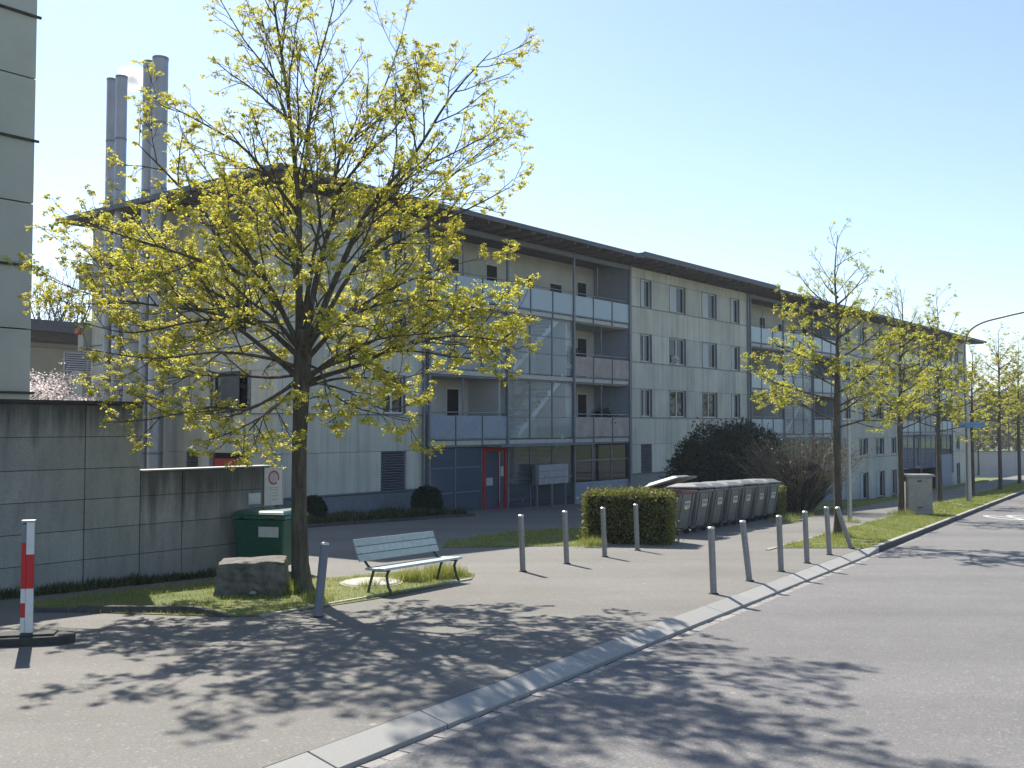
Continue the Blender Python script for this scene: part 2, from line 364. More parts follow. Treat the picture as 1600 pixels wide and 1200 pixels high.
kerb_stone(s, s + 1.3, .075, .0, .28, .15); s += 1.3
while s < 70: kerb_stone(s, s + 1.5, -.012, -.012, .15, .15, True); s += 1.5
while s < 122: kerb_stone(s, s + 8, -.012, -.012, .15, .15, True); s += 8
gut = tag(thing('gutter', None, None), kind='structure')
setts = []
for k in range(4):
    r = rng
    setts.append(MB().frus(-.109, .109, -.066, .066, -.05, -.104 + r.uniform(-.005, .004), .104, -.06, .06 + r.uniform(-.006, .006), .0).build('sett', M['sett'], gut))
s = -7.0; k = 0
while s < 46 and k < 290:
    o = setts[k] if k < 4 else setts[rng.randrange(4)].copy()
    if k >= 4: COL.objects.link(o)
    p = K(s, .096 + rng.uniform(-.006, .006), -.104 + rng.uniform(-.004, .003)); o.location = p; o.rotation_euler = (rng.uniform(-.02, .02), .026, KA + rng.uniform(-.05, .05))
    s += .225 if s < 20 else .3; k += 1
# verge beside the road and its pale edging
sheet('verge', M['meadow'], [K(13.3, -.155), K(120, -.155), K(120, -1.95), K(12.2, -1.95)], .012)
edge = tag(thing('verge_edging', None, None), kind='structure')
s = 11.6
while s < 60:
    p = [K(s + .005, -1.95, 0), K(s + .995, -1.95, 0), K(s + .995, -2.03, 0), K(s + .005, -2.03, 0)]
    MB().hexa([v + Vector((0, 0, -.1)) for v in p][::1], [v + Vector((0, 0, .022)) for v in p]).build('edging_stone', M['edging'], edge); s += 1
# planted plot around the big tree, with raised kerb on its near left side
PLOT = [G(120, 957), G(352, 964), G(412, 963), G(590, 936), G(738, 905), G(742, 897), G(640, 893), G(520, 903), G(440, 905), G(300, 912), G(135, 930), G(40, 943), G(40, 956)]
sheet('tree_plot', M['meadow'], PLOT, .010)
pk = tag(thing('plot_kerb', None, None), kind='structure')
def run(a, b, n, w, z0, z1, m, par, name, zb=None):
    for i in range(n):
        p, q = a.lerp(b, i / n), a.lerp(b, (i + 1) / n); d = (q - p).normalized(); nn = Vector((-d.y, d.x, 0)) * w
        p = p + d * .004; q = q - d * .004; za, zc = z1 + (zb - z1 if zb is not None else 0) * i / n, z1 + (zb - z1 if zb is not None else 0) * (i + 1) / n
        c = [(p, za), (q, zc), (q + nn, zc), (p + nn, za)]
        MB().hexa([(v.x, v.y, gz(v.x, v.y) + z0) for v, _ in c], [(v.x, v.y, gz(v.x, v.y) + h) for v, h in c]).build(name, m, par)
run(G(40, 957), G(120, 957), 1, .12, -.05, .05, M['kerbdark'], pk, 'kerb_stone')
run(G(120, 957), G(300, 958), 3, .09, -.05, .085, M['kerbdark'], pk, 'kerb_stone')  # dark stone colour carries the shade of the near kerb face
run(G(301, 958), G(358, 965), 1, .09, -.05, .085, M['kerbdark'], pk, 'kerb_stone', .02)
run(G(410, 964), G(738, 906), 6, .06, -.05, .026, M['edging'], pk, 'edging_stone')
# shaded lawn and planting ground by the house
sheet('yard_lawn', M['meadow'], [G(690, 856), G(905, 853), G(914, 850), G(914, 824), G(800, 832), G(700, 845)], .012)
def drop(s_): return -1.0 * max(0, min(1, (s_ - 36) / 26))
V = []; ss = [24, 30, 36, 42, 48, 54, 60, 66, 72, 78, 84, 90, 96, 110, 125]
for s_ in ss:
    for t_, k in ((-4.4, 0), (-5.6, .55), (-7.2, 1), (-16, 1), (-55, 1)):
        V.append(K(s_, t_, drop(s_) * k - .012))
F = [(i * 5 + j, i * 5 + j + 1, i * 5 + j + 6, i * 5 + j + 5) for i in range(len(ss) - 1) for j in range(4)]
tag(MB().add(V, F).build('house_lawn', M['meadow']), kind='structure')
sheet('planting_bed', M['soil'], [BW(-.8, -.2), BW(-1.5, -2.4), BW(6.6, -2.4), BW(6.6, -.2)], .05)
bk = tag(thing('bed_edging', None, None), kind='structure')
for i in range(8): 
    p = [BW(-1.5 + i * 1.02, -2.55), BW(-1.5 + i * 1.02 + 1.0, -2.55), BW(-1.5 + i * 1.02 + 1.0, -2.4), BW(-1.5 + i * 1.02, -2.4)]
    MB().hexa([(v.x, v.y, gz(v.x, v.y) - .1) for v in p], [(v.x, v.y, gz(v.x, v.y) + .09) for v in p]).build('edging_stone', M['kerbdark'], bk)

# hills beyond the end of the street
def hills():
    V, F = [], []; n = 90
    for j, (Y, h) in enumerate(((420, -6), (650, 8), (900, 30), (1200, 62), (1500, 80), (2000, 70))):
        for i in range(n):
            x = -1600 + 3600 * i / (n - 1)
            prof = .45 + .55 * max(0, min(1, (x - 150) / 900)) + .10 * sin(x * .006 + j) + .05 * sin(x * .021 + 2 * j)
            V.append((x, Y + 25 * sin(x * .01), -8 + (h + 8) * prof * .82))
    for j in range(5):
        for i in range(n - 1): F.append((j * n + i, j * n + i + 1, (j + 1) * n + i + 1, (j + 1) * n + i))
    t = NT('wooded hill'); t.col(t.ramp(t.noise(.02, 8, .7), [(.35, (.035, .05, .03)), (.55, (.07, .085, .05)), (.7, (.12, .13, .08))])).set(rough=.95)
    tag(MB().add(V, F).build('hills', t.m, smooth=True), kind='structure')
hills()

# ------------------------------------------------------------------ the long house (local x along the street front, y into the house)
SILL = [-.23, 2.47, 5.17, 7.87]; FLOOR = [-1.2, 1.55, 4.25, 6.95]; SOFF = 9.78; WINH = 1.42; ENDU = 80.4; DEEP = 11.4
house = thing('apartment_house', 'long four storey apartment house with pale panels and glazed balconies behind the tree', 'apartment house', (B0[0], B0[1], 0), BA)
rng = random.Random(11)
def part(mb, name, m, par=None, **k): return mb.build(name, m, par or house, **k)
part(MB().box(.18, 6.8, .19, DEEP, -4, SOFF).box(20.85, 33.9, .19, DEEP, -4, SOFF).box(47.95, 61, .19, DEEP, -4, SOFF).box(75.05, ENDU, .19, DEEP, -4, SOFF)
     .box(6.8, 20.85, 2.0, DEEP, -4, SOFF).box(33.9, 47.95, 2.0, DEEP, -4, SOFF).box(61, 75.05, 2.0, DEEP, -4, SOFF), 'wall', M['core'])
def plinth(u0, u1): part(MB().box(u0, u1, .04, .185, -4, -.27), 'plinth', M['steel'])
def panels(u0, u1, z0, z1, y0=.0, y1=.18, maxw=1.56, gable=False, m=None):
    n = max(1, round((u1 - u0) / maxw)); w = (u1 - u0) / n
    for i in range(n):
        a, b = u0 + i * w + .006, u0 + (i + 1) * w - .006; d = rng.uniform(-.003, .003)
        mb = MB().box(y0 + d, y1, a, b, z0 + .006, z1 - .006) if gable else MB().box(a, b, y0 + d, y1, z0 + .006, z1 - .006)
        part(mb, 'panel', m or M['panel'])
def window(u0, u1, z0, z1, kind='plain', y=.0, gable=False):
    """frame set back in its reveal, mullion, panes, and a blind or shutter"""
    def bx(a, b, c, d, e, f): return (c, d, a, b, e, f) if gable else (a, b, c, d, e, f)
    f = MB()
    for q in ((u0, u0 + .05, y + .09, y + .16, z0, z1), (u1 - .05, u1, y + .09, y + .16, z0, z1), (u0 + .05, u1 - .05, y + .09, y + .16, z0, z0 + .055), (u0 + .05, u1 - .05, y + .09, y + .16, z1 - .055, z1)): f.box(*bx(*q))
    mid = u0 + (u1 - u0) * (.5 if u1 - u0 > 1.2 else .42)
    f.box(*bx(mid - .035, mid + .035, y + .085, y + .155, z0 + .056, z1 - .056))
    wd = part(f, 'window', M['white'])
    ca = MB().box(*bx(u0 - .022, u0 - .002, y - .025, y + .17, z0 - .02, z1 + .02)).box(*bx(u1 + .002, u1 + .022, y - .025, y + .17, z0 - .02, z1 + .02)).box(*bx(u0 - .02, u1 + .02, y - .02, y + .17, z1 + .002, z1 + .02))
    part(ca, 'casing', M['steel'], wd)
    part(MB().box(*bx(u0 - .03, u1 + .03, y - .05, y + .10, z0 - .035, z0 - .004)), 'sill', M['steel'], wd)
    part(MB().box(*bx(u0 + .05, mid - .035, y + .125, y + .132, z0 + .055, z1 - .055)), 'pane', M['glass'], wd)
    part(MB().box(*bx(mid + .035, u1 - .05, y + .125, y + .132, z0 + .055, z1 - .055)), 'pane', M['glass'], wd)
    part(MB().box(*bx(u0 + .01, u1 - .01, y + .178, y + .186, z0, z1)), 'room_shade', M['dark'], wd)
    if kind == 'plain':
        for a, b in ((u0 + .06, u0 + .06 + (u1 - u0) * rng.uniform(.12, .3)), (u1 - .06 - (u1 - u0) * rng.uniform(.1, .28), u1 - .06)): part(MB().box(*bx(a, b, y + .15, y + .16, z0 + .06, z1 - .06)), 'curtain', M['blind'], wd)
    if kind == 'half': part(MB().box(*bx(u0 + .055, mid - .04, y + .10, y + .112, z0 + .06, z1 - .06)), 'blind', M['blind'], wd)
    if kind == 'halfr': part(MB().box(*bx(mid + .04, u1 - .055, y + .10, y + .112, z0 + .06, z1 - .06)), 'blind', M['blind'], wd)
    if kind == 'top': part(MB().box(*bx(u0 + .055, u1 - .055, y + .145, y + .155, z0 + (z1 - z0) * .45, z1 - .06)), 'blind', M['blind'], wd)
    return wd
def louvre(u0, u1, z0, z1, gable=False, par=None):
    o = None
    n = round((z1 - z0) / .095)
    fr = MB()
    for i in range(n):
        z = z0 + (i + .5) * (z1 - z0) / n
        c = ((.07, (u0 + u1) / 2, z) if gable else ((u0 + u1) / 2, .07, z))
        fr2 = MB().obox(c, .10 if gable else u1 - u0 - .04, u1 - u0 - .04 if gable else .10, .014, (0, .6, 0) if gable else (-.6, 0, 0))
        if o is None: o = part(MB().box(*((.03, .17, u0, u0 + .025, z0, z1) if gable else (u0, u0 + .025, .03, .17, z0, z1))).box(*((.03, .17, u1 - .025, u1, z0, z1) if gable else (u1 - .025, u1, .03, .17, z0, z1))), 'louvre_shutter', M['steel'])
        part(fr2, 'slat', M['louvre'], o)
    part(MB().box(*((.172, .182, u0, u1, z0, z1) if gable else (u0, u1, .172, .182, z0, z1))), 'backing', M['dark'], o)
def facade(u0, u1, wins, kinds, ground, gable=False, last=False):
    for i, z in enumerate(SILL):
        ztop = SILL[i + 1] if i < 3 else SOFF
        holes = ground if i == 0 else wins
        e = u0
        for a, b in holes:
            if a - e > .15: panels(e, a - .022, z + .03, z + WINH, gable=gable)
            e = b + .022
        if u1 - e > .15: panels(e, u1, z + .03, z + WINH, gable=gable)
        panels(u0, u1, z + WINH, ztop, gable=gable, maxw=1.7)
        m = MB().box(-.03, .17, u0, u1, z - .012, z + .026) if gable else MB().box(u0, u1, -.03, .17, z - .012, z + .026)
        part(m, 'sill_band', M['steel'])
        if i: 
            for k, (a, b) in enumerate(wins): window(a, b, z + .06, z + WINH, kinds[i - 1][k], gable=gable)
facade(.19, 6.72, [(4.65, 5.7)], [['plain'], ['half'], ['plain']], [(4.55, 5.75)])
louvre(4.55, 5.75, SILL[0] + .03, SILL[0] + WINH)
W2 = [(22.0, 23.0), (24.8, 26.45), (28.3, 29.95), (31.7, 32.75)]
facade(20.93, 33.82, W2, [['plain', 'top', 'plain', 'half'], ['top', 'plain', 'half', 'half'], ['half', 'half', 'half', 'half']], [(22.0, 23.0), (28.3, 29.4)])
louvre(22.0, 23.0, SILL[0] + .03, SILL[0] + WINH); louvre(28.3, 29.4, SILL[0] + .03, SILL[0] + WINH)
W3 = [(a + 27.1, b + 27.1) for a, b in W2]
facade(48.03, 60.92, W3, [['plain', 'half', 'plain', 'plain'], ['plain', 'plain', 'half', 'plain'], ['half', 'plain', 'half', 'plain']], W3)
facade(75.13, ENDU, [(76.6, 77.6)], [['plain']] * 3, [(76.6, 77.6)])
for a, b in W3: window(a, b, SILL[0] + .06, SILL[0] + WINH, 'plain')
window(76.6, 77.6, SILL[0] + .06, SILL[0] + WINH, 'plain')
# gable end
GW = [(1.4, 3.55)]
facade(0.0, DEEP, GW, [['plain']] * 3, [(1.55, 3.6), (4.27, 4.95)], gable=True)
louvre(4.27, 4.95, SILL[0] + .03, SILL[0] + WINH, gable=True)
for i in (1, 2, 3):                                   # dark sliding shutter in front of each gable window
    sh = part(MB().box(-.045, -.012, 1.95, 2.95, SILL[i] + .06, SILL[i] + WINH - .02), 'sliding_shutter', M['shutter'])
ar = MB()
for a, b, c, d in ((1.75, 2.0, -1.2, 1.0), (3.1, 3.35, -1.2, 1.0), (2.0, 3.1, .74, 1.0)): ar.box(.02, .15, a, b, c, d)
part(ar, 'entrance_frame', M['red'])
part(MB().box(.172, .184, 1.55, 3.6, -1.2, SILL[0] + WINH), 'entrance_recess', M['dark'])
for u0, u1 in ((.19, 6.72), (20.93, 33.82)): plinth(u0, u1)
for u0, u1, op in ((48.03, 60.92, W3), (75.13, ENDU, [(76.6, 77.6)])):
    e = u0
    for a, b in op: panels(e, a - .022, -3.6, -.02); panels(a - .022, b + .022, -1.3, -.02); window(a, b, -3.2, -1.3, 'half'); e = b + .022
    panels(e, u1, -3.6, -.02)
part(MB().box(.06, .178, .2, DEEP, -4, -.27), 'plinth', M['steel'])

def loggia(u0, var):
    m = 14.05 / 9; X = lambda k: u0 + k * m
    r = random.Random(50 + var)
    # back wall, ceilings, floors, cheeks
    for f in range(4):
        z0 = FLOOR[f]; z1 = (FLOOR[f + 1] - .26) if f < 3 else SOFF
        for k in range(9):
            part(MB().box(X(k) + .006, X(k + 1) - .006, 1.95, 1.995, z0, z1), 'panel', M['bwall'])
        if f: 
            part(MB().box(u0 + .06, u0 + 13.99, -.04, 1.94, z0 - .25, z0 - .02), 'floor_slab', M['slab'])
            part(MB().box(u0 + .06, u0 + 13.99, -.075, -.045, z0 - .2, z0 - .03), 'slab_edge', M['ceil'])
            part(MB().box(u0 + .06, u0 + 13.99, .0, 1.93, z0 - .275, z0 - .255), 'ceiling_panel', M['ceil'])
        for k in (3, 6):
            if f in (1, 2) or (k == 6 and f == 0): part(MB().box(X(k) - .05, X(k) + .05, 1.0 if (f == 3 and k == 3) else .3, 1.945, z0, z1 - .02), 'partition', M['bwall'])
    for q in (u0 + .0, u0 + 14.0): part(MB().box(q, q + .055, -.02, 1.94, -2.5, SOFF), 'cheek_wall', M['bluepan'])
    # doors and small windows in the back wall
    def opening(ua, ub, za, zb, nm='balcony_door'):
        o = part(MB().box(ua, ub, 1.915, 1.948, za, zb), nm, M['white'])
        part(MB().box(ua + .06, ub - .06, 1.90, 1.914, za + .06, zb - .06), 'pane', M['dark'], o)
    for f in (1, 2, 3):
        z = FLOOR[f]
        for k, d in ((2.0, .8), (3.6, .8)): opening(X(k) + .1, X(k) + .1 + d, z, z + 2.1)
        opening(X(8.02), X(8.02) + .82, z, z + 2.1)
    opening(X(5.45), X(5.45) + .62, FLOOR[3] + 1.1, FLOOR[3] + 1.9, 'loggia_window'); opening(X(6.6), X(6.6) + 1.0, FLOOR[3] + 1.1, FLOOR[3] + 1.8, 'loggia_window')
    # posts
    for k in (0, 3, 6, 9):
        x = X(k) + (.06 if k == 0 else -.06 if k == 9 else 0)
        part(MB().box(x - .045, x + .045, -.17, -.08, -1.9 - .02 * k, SOFF - .02), 'post', M['steel'])
    for k, f in ((1.4, 3), (7.4, 3), (7.6, 2), (7.6, 1), (1.4, 1)):
        part(MB().tube([(X(k), .1, FLOOR[f]), (X(k), .1, FLOOR[f] + 2.44)], .03, 8), 'slim_post', M['steel'])
    part(MB().box(u0 + .06, u0 + 13.99, -.12, .05, SOFF - .22, SOFF - .03), 'top_beam', M['steel'])
    def rail(k0, k1, f, mat, glassy=True, low=.06):
        z = FLOOR[f]
        for k in range(k0, k1):
            part(MB().box(X(k) + .035, X(k + 1) - .035, -.10, -.085, z + low, z + .93), 'railing_panel', mat)
        for k in range(k0, k1 + 1):
            part(MB().box(X(k) - .018, X(k) + .018, -.135, -.07, z - .2, z + .98), 'railing_post', M['steel'])
        part(MB().box(X(k0), X(k1), -.125, -.08, z - .0, z + .04), 'railing_base', M['steel'])
        part(MB().tube([(X(k0), -.06, z + 1.06), (X(k1), -.06, z + 1.06)], .022, 8), 'handrail', M['galv'])
    def glaz(k0, k1, f, mat, trans=(.9, 1.75), y=-.06, z0=None, z1=None):
        z0 = FLOOR[f] if z0 is None else z0; z1 = z1 or FLOOR[f] + 2.42
        lv = [z0] + [FLOOR[f] + q for q in trans] + [z1]
        for k in range(k0, k1):
            for a, b in zip(lv[:-1], lv[1:]):
                part(MB().add([(X(k) + .03, y, a + .025), (X(k + 1) - .03, y, a + .025), (X(k + 1) - .03, y, b - .025), (X(k) + .03, y, b - .025)], [(0, 1, 2, 3)]), 'glazing_panel', mat)
        for k in range(k0, k1 + 1): part(MB().box(X(k) - .028, X(k) + .028, y - .03, y + .04, z0, z1), 'mullion', M['steel'])
        for q in lv[1:-1]: part(MB().box(X(k0) + .03, X(k1) - .03, y - .015, y + .03, q - .02, q + .02), 'transom', M['steel'])
    def flight(f, rise_from, rise_to, ua, ub):
        st = MB(); n = 13
        sg = part(MB().hexa([(ua, .25, rise_from - .12), (ub, .25, rise_to - .12), (ub, .30, rise_to - .12), (ua, .30, rise_from - .12)], [(ua, .25, rise_from + .10), (ub, .25, rise_to + .10), (ub, .30, rise_to + .10), (ua, .30, rise_from + .10)]), 'stair_flight', M['whitepaint'])
        for i in range(n):
            u = ua + (ub - ua) * (i + .5) / n; z = rise_from + (rise_to - rise_from) * (i + .7) / n
            part(MB().box(u - .16, u + .16, .31, 1.8, z - .03, z + .02), 'stair_tread', M['whitepaint'], sg)
            if i % 2 == 0: part(MB().box(u - .08, u + .08, .20, .245, z + .05, z + .17), 'bracket', M['whitepaint'], sg)
    rail(0, 9, 3, M['railglass'])
    glaz(3, 6, 2, M['stairglass'], (.9, 1.65)); glaz(3, 6, 1, M['stairglass'], (.9, 1.8))
    flight(1, FLOOR[1] + .15, FLOOR[2], X(3.75), X(5.8)); flight(2, FLOOR[2] + .15, FLOOR[3], X(3.5), X(5.75)); flight(0, FLOOR[0] + .15, FLOOR[1], X(3.9), X(5.8))
    if var == 0: glaz(0, 3, 2, M['stairglass'], (.95,))
    else: rail(0, 3, 2, M['railglass'])
    rail(0, 3, 1, M['bluepan'] if var == 0 else M['railglass']); rail(6, 9, 2, M['pinkpan'] if var == 0 else M['railglass']); rail(6, 9, 1, M['pinkpan'] if var == 0 else M['railglass'])
    # ground floor
    zg = -1.28; zt = 1.25
    glaz(0, 2, 0, M['blueglass'], (.75, 1.7), z0=zg - .1, z1=zt)
    glaz(3, 6, 0, M['greyglass'], (1.1,), y=-.06, z0=zg - .2, z1=zt)
    part(MB().box(X(6) + .03, X(9) - .07, -.03, .12, -3.5, -.42), 'plinth', M['bluepan'])
    for k in range(6, 9): part(MB().box(X(k) + .04, X(k + 1) - .08, -.02, -.005, -.38, 1.2), 'glazing_panel', M['glass'])
    for k in range(6, 10): part(MB().box(X(k) - .03 - (.05 if k == 9 else 0), X(k) + .03 - (.05 if k == 9 else 0), -.05, .05, -.42, 1.25), 'mullion', M['steel'])
    part(MB().box(X(6) + .04, X(9) - .1, -.06, -.03, .52, .57), 'transom', M['steel'])
    part(MB().box(X(2), X(6.1), -1.1, -.18, 1.27, 1.36), 'canopy', M['slab'])
    # front door
    d = MB(); ua, ub = X(2) + .04, X(3) - .06
    for q in ((ua, ua + .13, zg - .1, zt), (ub - .13, ub, zg - .1, zt), (ua + .13, ub - .13, zt - .16, zt), (ua + .13, ub - .13, zg - .1, zg + .1), (ua + .95, ua + 1.02, zg + .1, zt - .16)): d.box(q[0], q[1], -.14, -.04, q[2], q[3])
    dr = part(d, 'entrance_door', M['red'] if var == 0 else M['steel'])
    part(MB().box(ua + .13, ua + .95, -.10, -.085, zg + .1, zt - .16), 'pane', M['blueglass'], dr)
    part(MB().box(ua + 1.02, ub - .13, -.10, -.085, zg + .1, zt - .16), 'pane', M['blueglass'], dr)
    part(MB().tube([(ua + .90, -.2, zg + .35), (ua + .90, -.2, zt - .2)], .022, 8), 'handle', M['galv'], dr)
    if var == 0:
        part(MB().box(ua + .2, ua + .58, -.115, -.102, zg + 1.02, zg + 1.32), 'notice', M['signface'], dr)
        part(MB().box(ua + 1.08, ua + 1.26, -.115, -.102, zg + 1.35, zg + 1.75), 'notice', M['signface'], dr)
for i, u in enumerate((6.8, 20.85 + 13.05, 61.0)): loggia(u, i)
# rain pipes
for u in (20.95, 33.75, 6.62, 48.1, 60.85):
    part(MB().tube([(u, -.09, -1.4 - .02 * u), (u, -.09, SOFF - .05)], .05, 10), 'downpipe', M['steel'], smooth=True)
# roof in three runs, the middle one a little higher
for i, (ua, ub, up) in enumerate(((-1.2, 19.85, 0), (19.87, 34.9, .16), (34.92, ENDU + 1.2, .0))):
    rf = part(MB().box(ua, ub, -1.5, DEEP + .5, SOFF + .1 + up * .5, SOFF + .17 + up), 'roof', M['soffit'])
    part(MB().box(ua - .02, ub - .002, -1.56, -1.503, SOFF + .06 + up * .5, SOFF + .24 + up), 'fascia', M['fascia'], rf)
    part(MB().box(ua, ub - .004, -1.5, DEEP + .5, SOFF + .172 + up, SOFF + .21 + up), 'roof_sheet', M['fascia'], rf)
    if i == 0: part(MB().box(ua - .06, ua - .003, -1.5, DEEP + .5, SOFF + .06, SOFF + .24), 'fascia', M['fascia'], rf)
    u = ua + .4
    while u < ub: part(MB().box(u - .05, u + .05, -1.44, .0, SOFF - .03 + up * .5, SOFF + .097 + up * .5), 'rafter', M['rafter'], rf); u += .95
    if i == 0:
        w = .5
        while w < DEEP: part(MB().box(-1.1, -.0, w - .05, w + .05, SOFF - .03, SOFF + .097), 'rafter', M['rafter'], rf); w += .95
part(MB().box(.05, ENDU, .05, DEEP, SOFF + .001, SOFF + .095), 'eaves_board', M['soffit'])
# balcony boxes on the rear corner with red awnings
for i, z in enumerate((2.3, 5.0, 7.4)):
    bb = part(MB().box(-.3, 2.0, DEEP + .05, DEEP + (1.0 if i == 0 else .45), z, z + (1.9 if i == 0 else 1.0)), 'rear_balcony', M['panelgrey'])
    if i: part(MB().obox((-.36, DEEP + .3, z + .75), .12, .3, .22, (0, .5, 0)), 'awning', M['redsign'], bb)
part(MB().box(-.2, -.05, DEEP + .4, DEEP + .55, -1.5, 2.3), 'balcony_post', M['soffit'])

# things in front of the house
lb = BW(6.8 + 14.05 / 9 * 4.6, -.55); lb = thing('letterbox_bank', 'pale bank of letterboxes on legs beside the red entrance door', 'letterboxes', (lb.x, lb.y, gz(lb.x, lb.y)), BA)
fr = MB()
for q in (-1.0, 0, 1.0): fr.box(q - .03, q + .03, .05, .11, 0, .95)
fr.box(-1.05, 1.05, .12, .30, .92, 1.76).build('frame', M['steel'], lb)
for i in range(6):
    for j in range(3): MB().box(-1.04 + i * .348, -1.04 + i * .348 + .335, -.06, .118, .94 + j * .275, .94 + j * .275 + .262).build('letterbox', M['box'], lb)
bxp = BW(6.8 + .7, .3); ub = thing('balcony_chest', 'pale storage chest behind the lower balcony railing above the glazed ground floor', 'chest', (bxp.x, bxp.y, FLOOR[1]), BA)
MB().box(-.5, .5, -.2, .25, 0, .62).build('chest_body', M['box'], ub, bevel=.02); MB().box(-.52, .52, -.22, .27, .625, .68).build('lid', M['label'], ub, bevel=.01)

# four exhaust flues in front of the gable
CH = [(245, 92, 5.53, .265, 'thickest steel flue, front of the right pair rising above the roof'),
      (226, 98, 6.25, .20, 'slim steel flue half hidden behind the thickest one'),
      (183.5, 121, 8.04, .205, 'front steel flue of the shorter left pair'),
      (168, 125, 8.73, .165, 'thinnest steel flue, outermost of the shorter left pair')]
for px, py, w, r, lab in CH:
    b = BW(-.85, w); zt = at(px, py, b.y).z; z0 = gz(b.x, b.y) - .1
    o = thing('exhaust_flue', lab, 'chimney', (b.x, b.y, z0), 0, 'steel exhaust flues by the gable')
    h = zt - z0; n = 7
    for i in range(n):
        a, c = h * i / n, h * (i + 1) / n
        MB().tube([(0, 0, a + .012), (0, 0, c - .012)], r, 20).build('flue_section', M['flue'], o, smooth=True)
        MB().tube([(0, 0, c - .04), (0, 0, c + .04)], r * 1.05, 20).build('clamp_ring', M['steel'], o, smooth=True)
    MB().tube([(0, 0, h - .02), (0, 0, h + .05)], [r * 1.05, r * .92], 20).build('flue_cap', M['steel'], o)
    for z in (3.6, 6.4, 9.2): MB().box(.0, .66, -.03, .03, z, z + .06).build('wall_bracket', M['steel'], o, rz=BA)

# tall block at the left edge of the picture
e = at(51, 400, 21.8); tb = thing('tower_block', 'tall panel clad block cut off by the left edge behind the concrete wall', 'apartment block', (e.x, e.y, 0), BA)
MB().box(-13.94, -.06, .1, 9, -2, 22).build('wall', M['core'], tb)
lv = [z for z in np.arange(-1.3, 21, 1.37)]
for i, z in enumerate(lv):
    xs = [0, -2.3, -4.6, -6.9] if i % 2 else [0, -1.2, -3.5, -5.8]
    for xa, xb in zip(xs[1:], xs[:-1]): MB().box(xa + .008, xb - .008, 0, .095, z + .012, z + 1.35).build('panel', M['panelgrey'], tb)
    for k in range(4): MB().box(-.055, 0, .1 + 2.2 * k, .1 + 2.2 * k + 2.18, z + .012, z + 1.35).build('panel', M['panelgrey'], tb)
    if i % 2: MB().box(-13.94, .07, -.06, -.004, z - .03, z + .02).build('ledge', M['capdark'], tb)

# house far behind on the left
bh = at(95, 600, 52); bh = thing('rear_house', 'low yellowish house with dark flat roof and blinds behind the concrete wall', 'house', (bh.x, bh.y, 0), BA)
MB().box(-9, 9, .02, 8, -2, 6.3).build('wall', M['cream'], bh)
zA, zB = at(108, 589, 52).z, at(108, 549, 52).z
for x in (-5.2, .2): 
    wd = MB().box(x - .1, x + 1.75, -.05, .02, zA, zB).build('window', M['white'], bh)
    MB().box(x - .02, x + 1.15, -.058, -.052, zA + .05, zB - .05).build('pane', M['dark'], wd); MB().box(x + 1.22, x + 1.68, -.058, -.052, zA + .05, zB - .05).build('pane', M['dark'], wd)
    for i in range(9): MB().box(x, x + 1.65, -.085, -.062, zB - .1 - i * .115, zB - .03 - i * .115).build('blind_slat', M['blind'], wd)
for z in (zA - .1, zB + .15): MB().box(-9, 9, -.03, .018, z - .02, z + .02).build('joint_strip', M['steel'], bh)
zr = at(100, 505, 52).z
MB().box(-9.8, 9.8, -1.0, 9, zr - .55, zr).build('roof', M['fascia'], bh); MB().box(-9, 9, -.5, -.02, zr - 1.0, zr - .56).build('roof_beam', M['soffit'], bh)

# far garden wall at the end of the street
fw = K(112, -14); fw = thing('garden_wall', 'long pale grey wall across the lawn at the end of the street', 'wall', (fw.x, fw.y, gz(fw.x, fw.y) - .3), radians(-8))
for i in range(14): MB().box(-14 + i * 4 + .01, -10 + i * 4 - .01, 0, .3, 0, 2.9).build('wall_panel', M['farwall'], fw)
MB().box(-14.1, 42.1, -.08, .38, 2.9, 3.0).build('coping', M['capmetal'], fw)

# board marked concrete wall in front, high part then low part
wd0 = (-6.84, 16.24); wr = thing('concrete_wall', 'stained grey concrete wall stepping down beside the green container', 'wall', (wd0[0], wd0[1], 0), BA)
jx = [-6.9, -5.1, -3.3, -1.65, 0, None]; step = .98
# joints measured along the wall from the one beside the red and white post
MB().box(-8, step - .01, .03, .34, -1.5, 2.44).box(step, 3.68, .03, .34, -1.5, 1.32).build('wall', M['wallcore'], wr)
zj = [-1.3, -.52, -.04, .44, .92, 1.41, 1.92, 2.43]
for xa, xb in ((-6.9, -5.2), (-5.2, -3.45), (-3.45, -1.72), (-1.72, 0), (0, step)):
    for a, b in zip(zj[:-1], zj[1:]): MB().box(xa + .009, xb - .009, rng.uniform(-.003, .003), .028, a + .006, b - .006).build('wall_panel', M['wallpan'], wr)
zl = [-1.3, -.52, -.04, .44, .92, 1.32]
for xa, xb in ((step, 1.78), (1.78, 3.68)):
    for a, b in zip(zl[:-1], zl[1:]): MB().box(xa + .009, xb - .006, rng.uniform(-.003, .003), .028, a + .006, b - .006).build('wall_panel', M['lowpan'], wr)
MB().box(-8, step + .02, -.03, .36, 2.445, 2.50).build('coping', M['capdark'], wr)
MB().box(step + .025, 3.72, -.012, .35, 1.325, 1.352).build('coping', M['capmetal'], wr)
MB().box(step - .008, step + .022, .0, .34, 1.37, 2.44).build('end_face', M['wallpan'], wr)
def onwall(px, py):                                   # point of the wall face under a pixel, in wall coordinates
    a, b = ray(px, py); ux, uy = cos(BA), sin(BA)
    t = (wd0[0] - a * wd0[1]) / (a * uy - ux); Y = wd0[1] + uy * t; return t, CAMH + b * Y
x0, z1 = onwall(412.5, 731); x1, z0 = onwall(439.5, 788)
sg = thing('notice_board', 'white notice with a red prohibition ring on the end of the low concrete wall', 'sign', tuple(wr.matrix_basis @ Vector((x0, 0, 0))), BA)
w = x1 - x0
MB().box(0, w, -.03, -.006, z0, z1).build('board', M['signface'], sg)
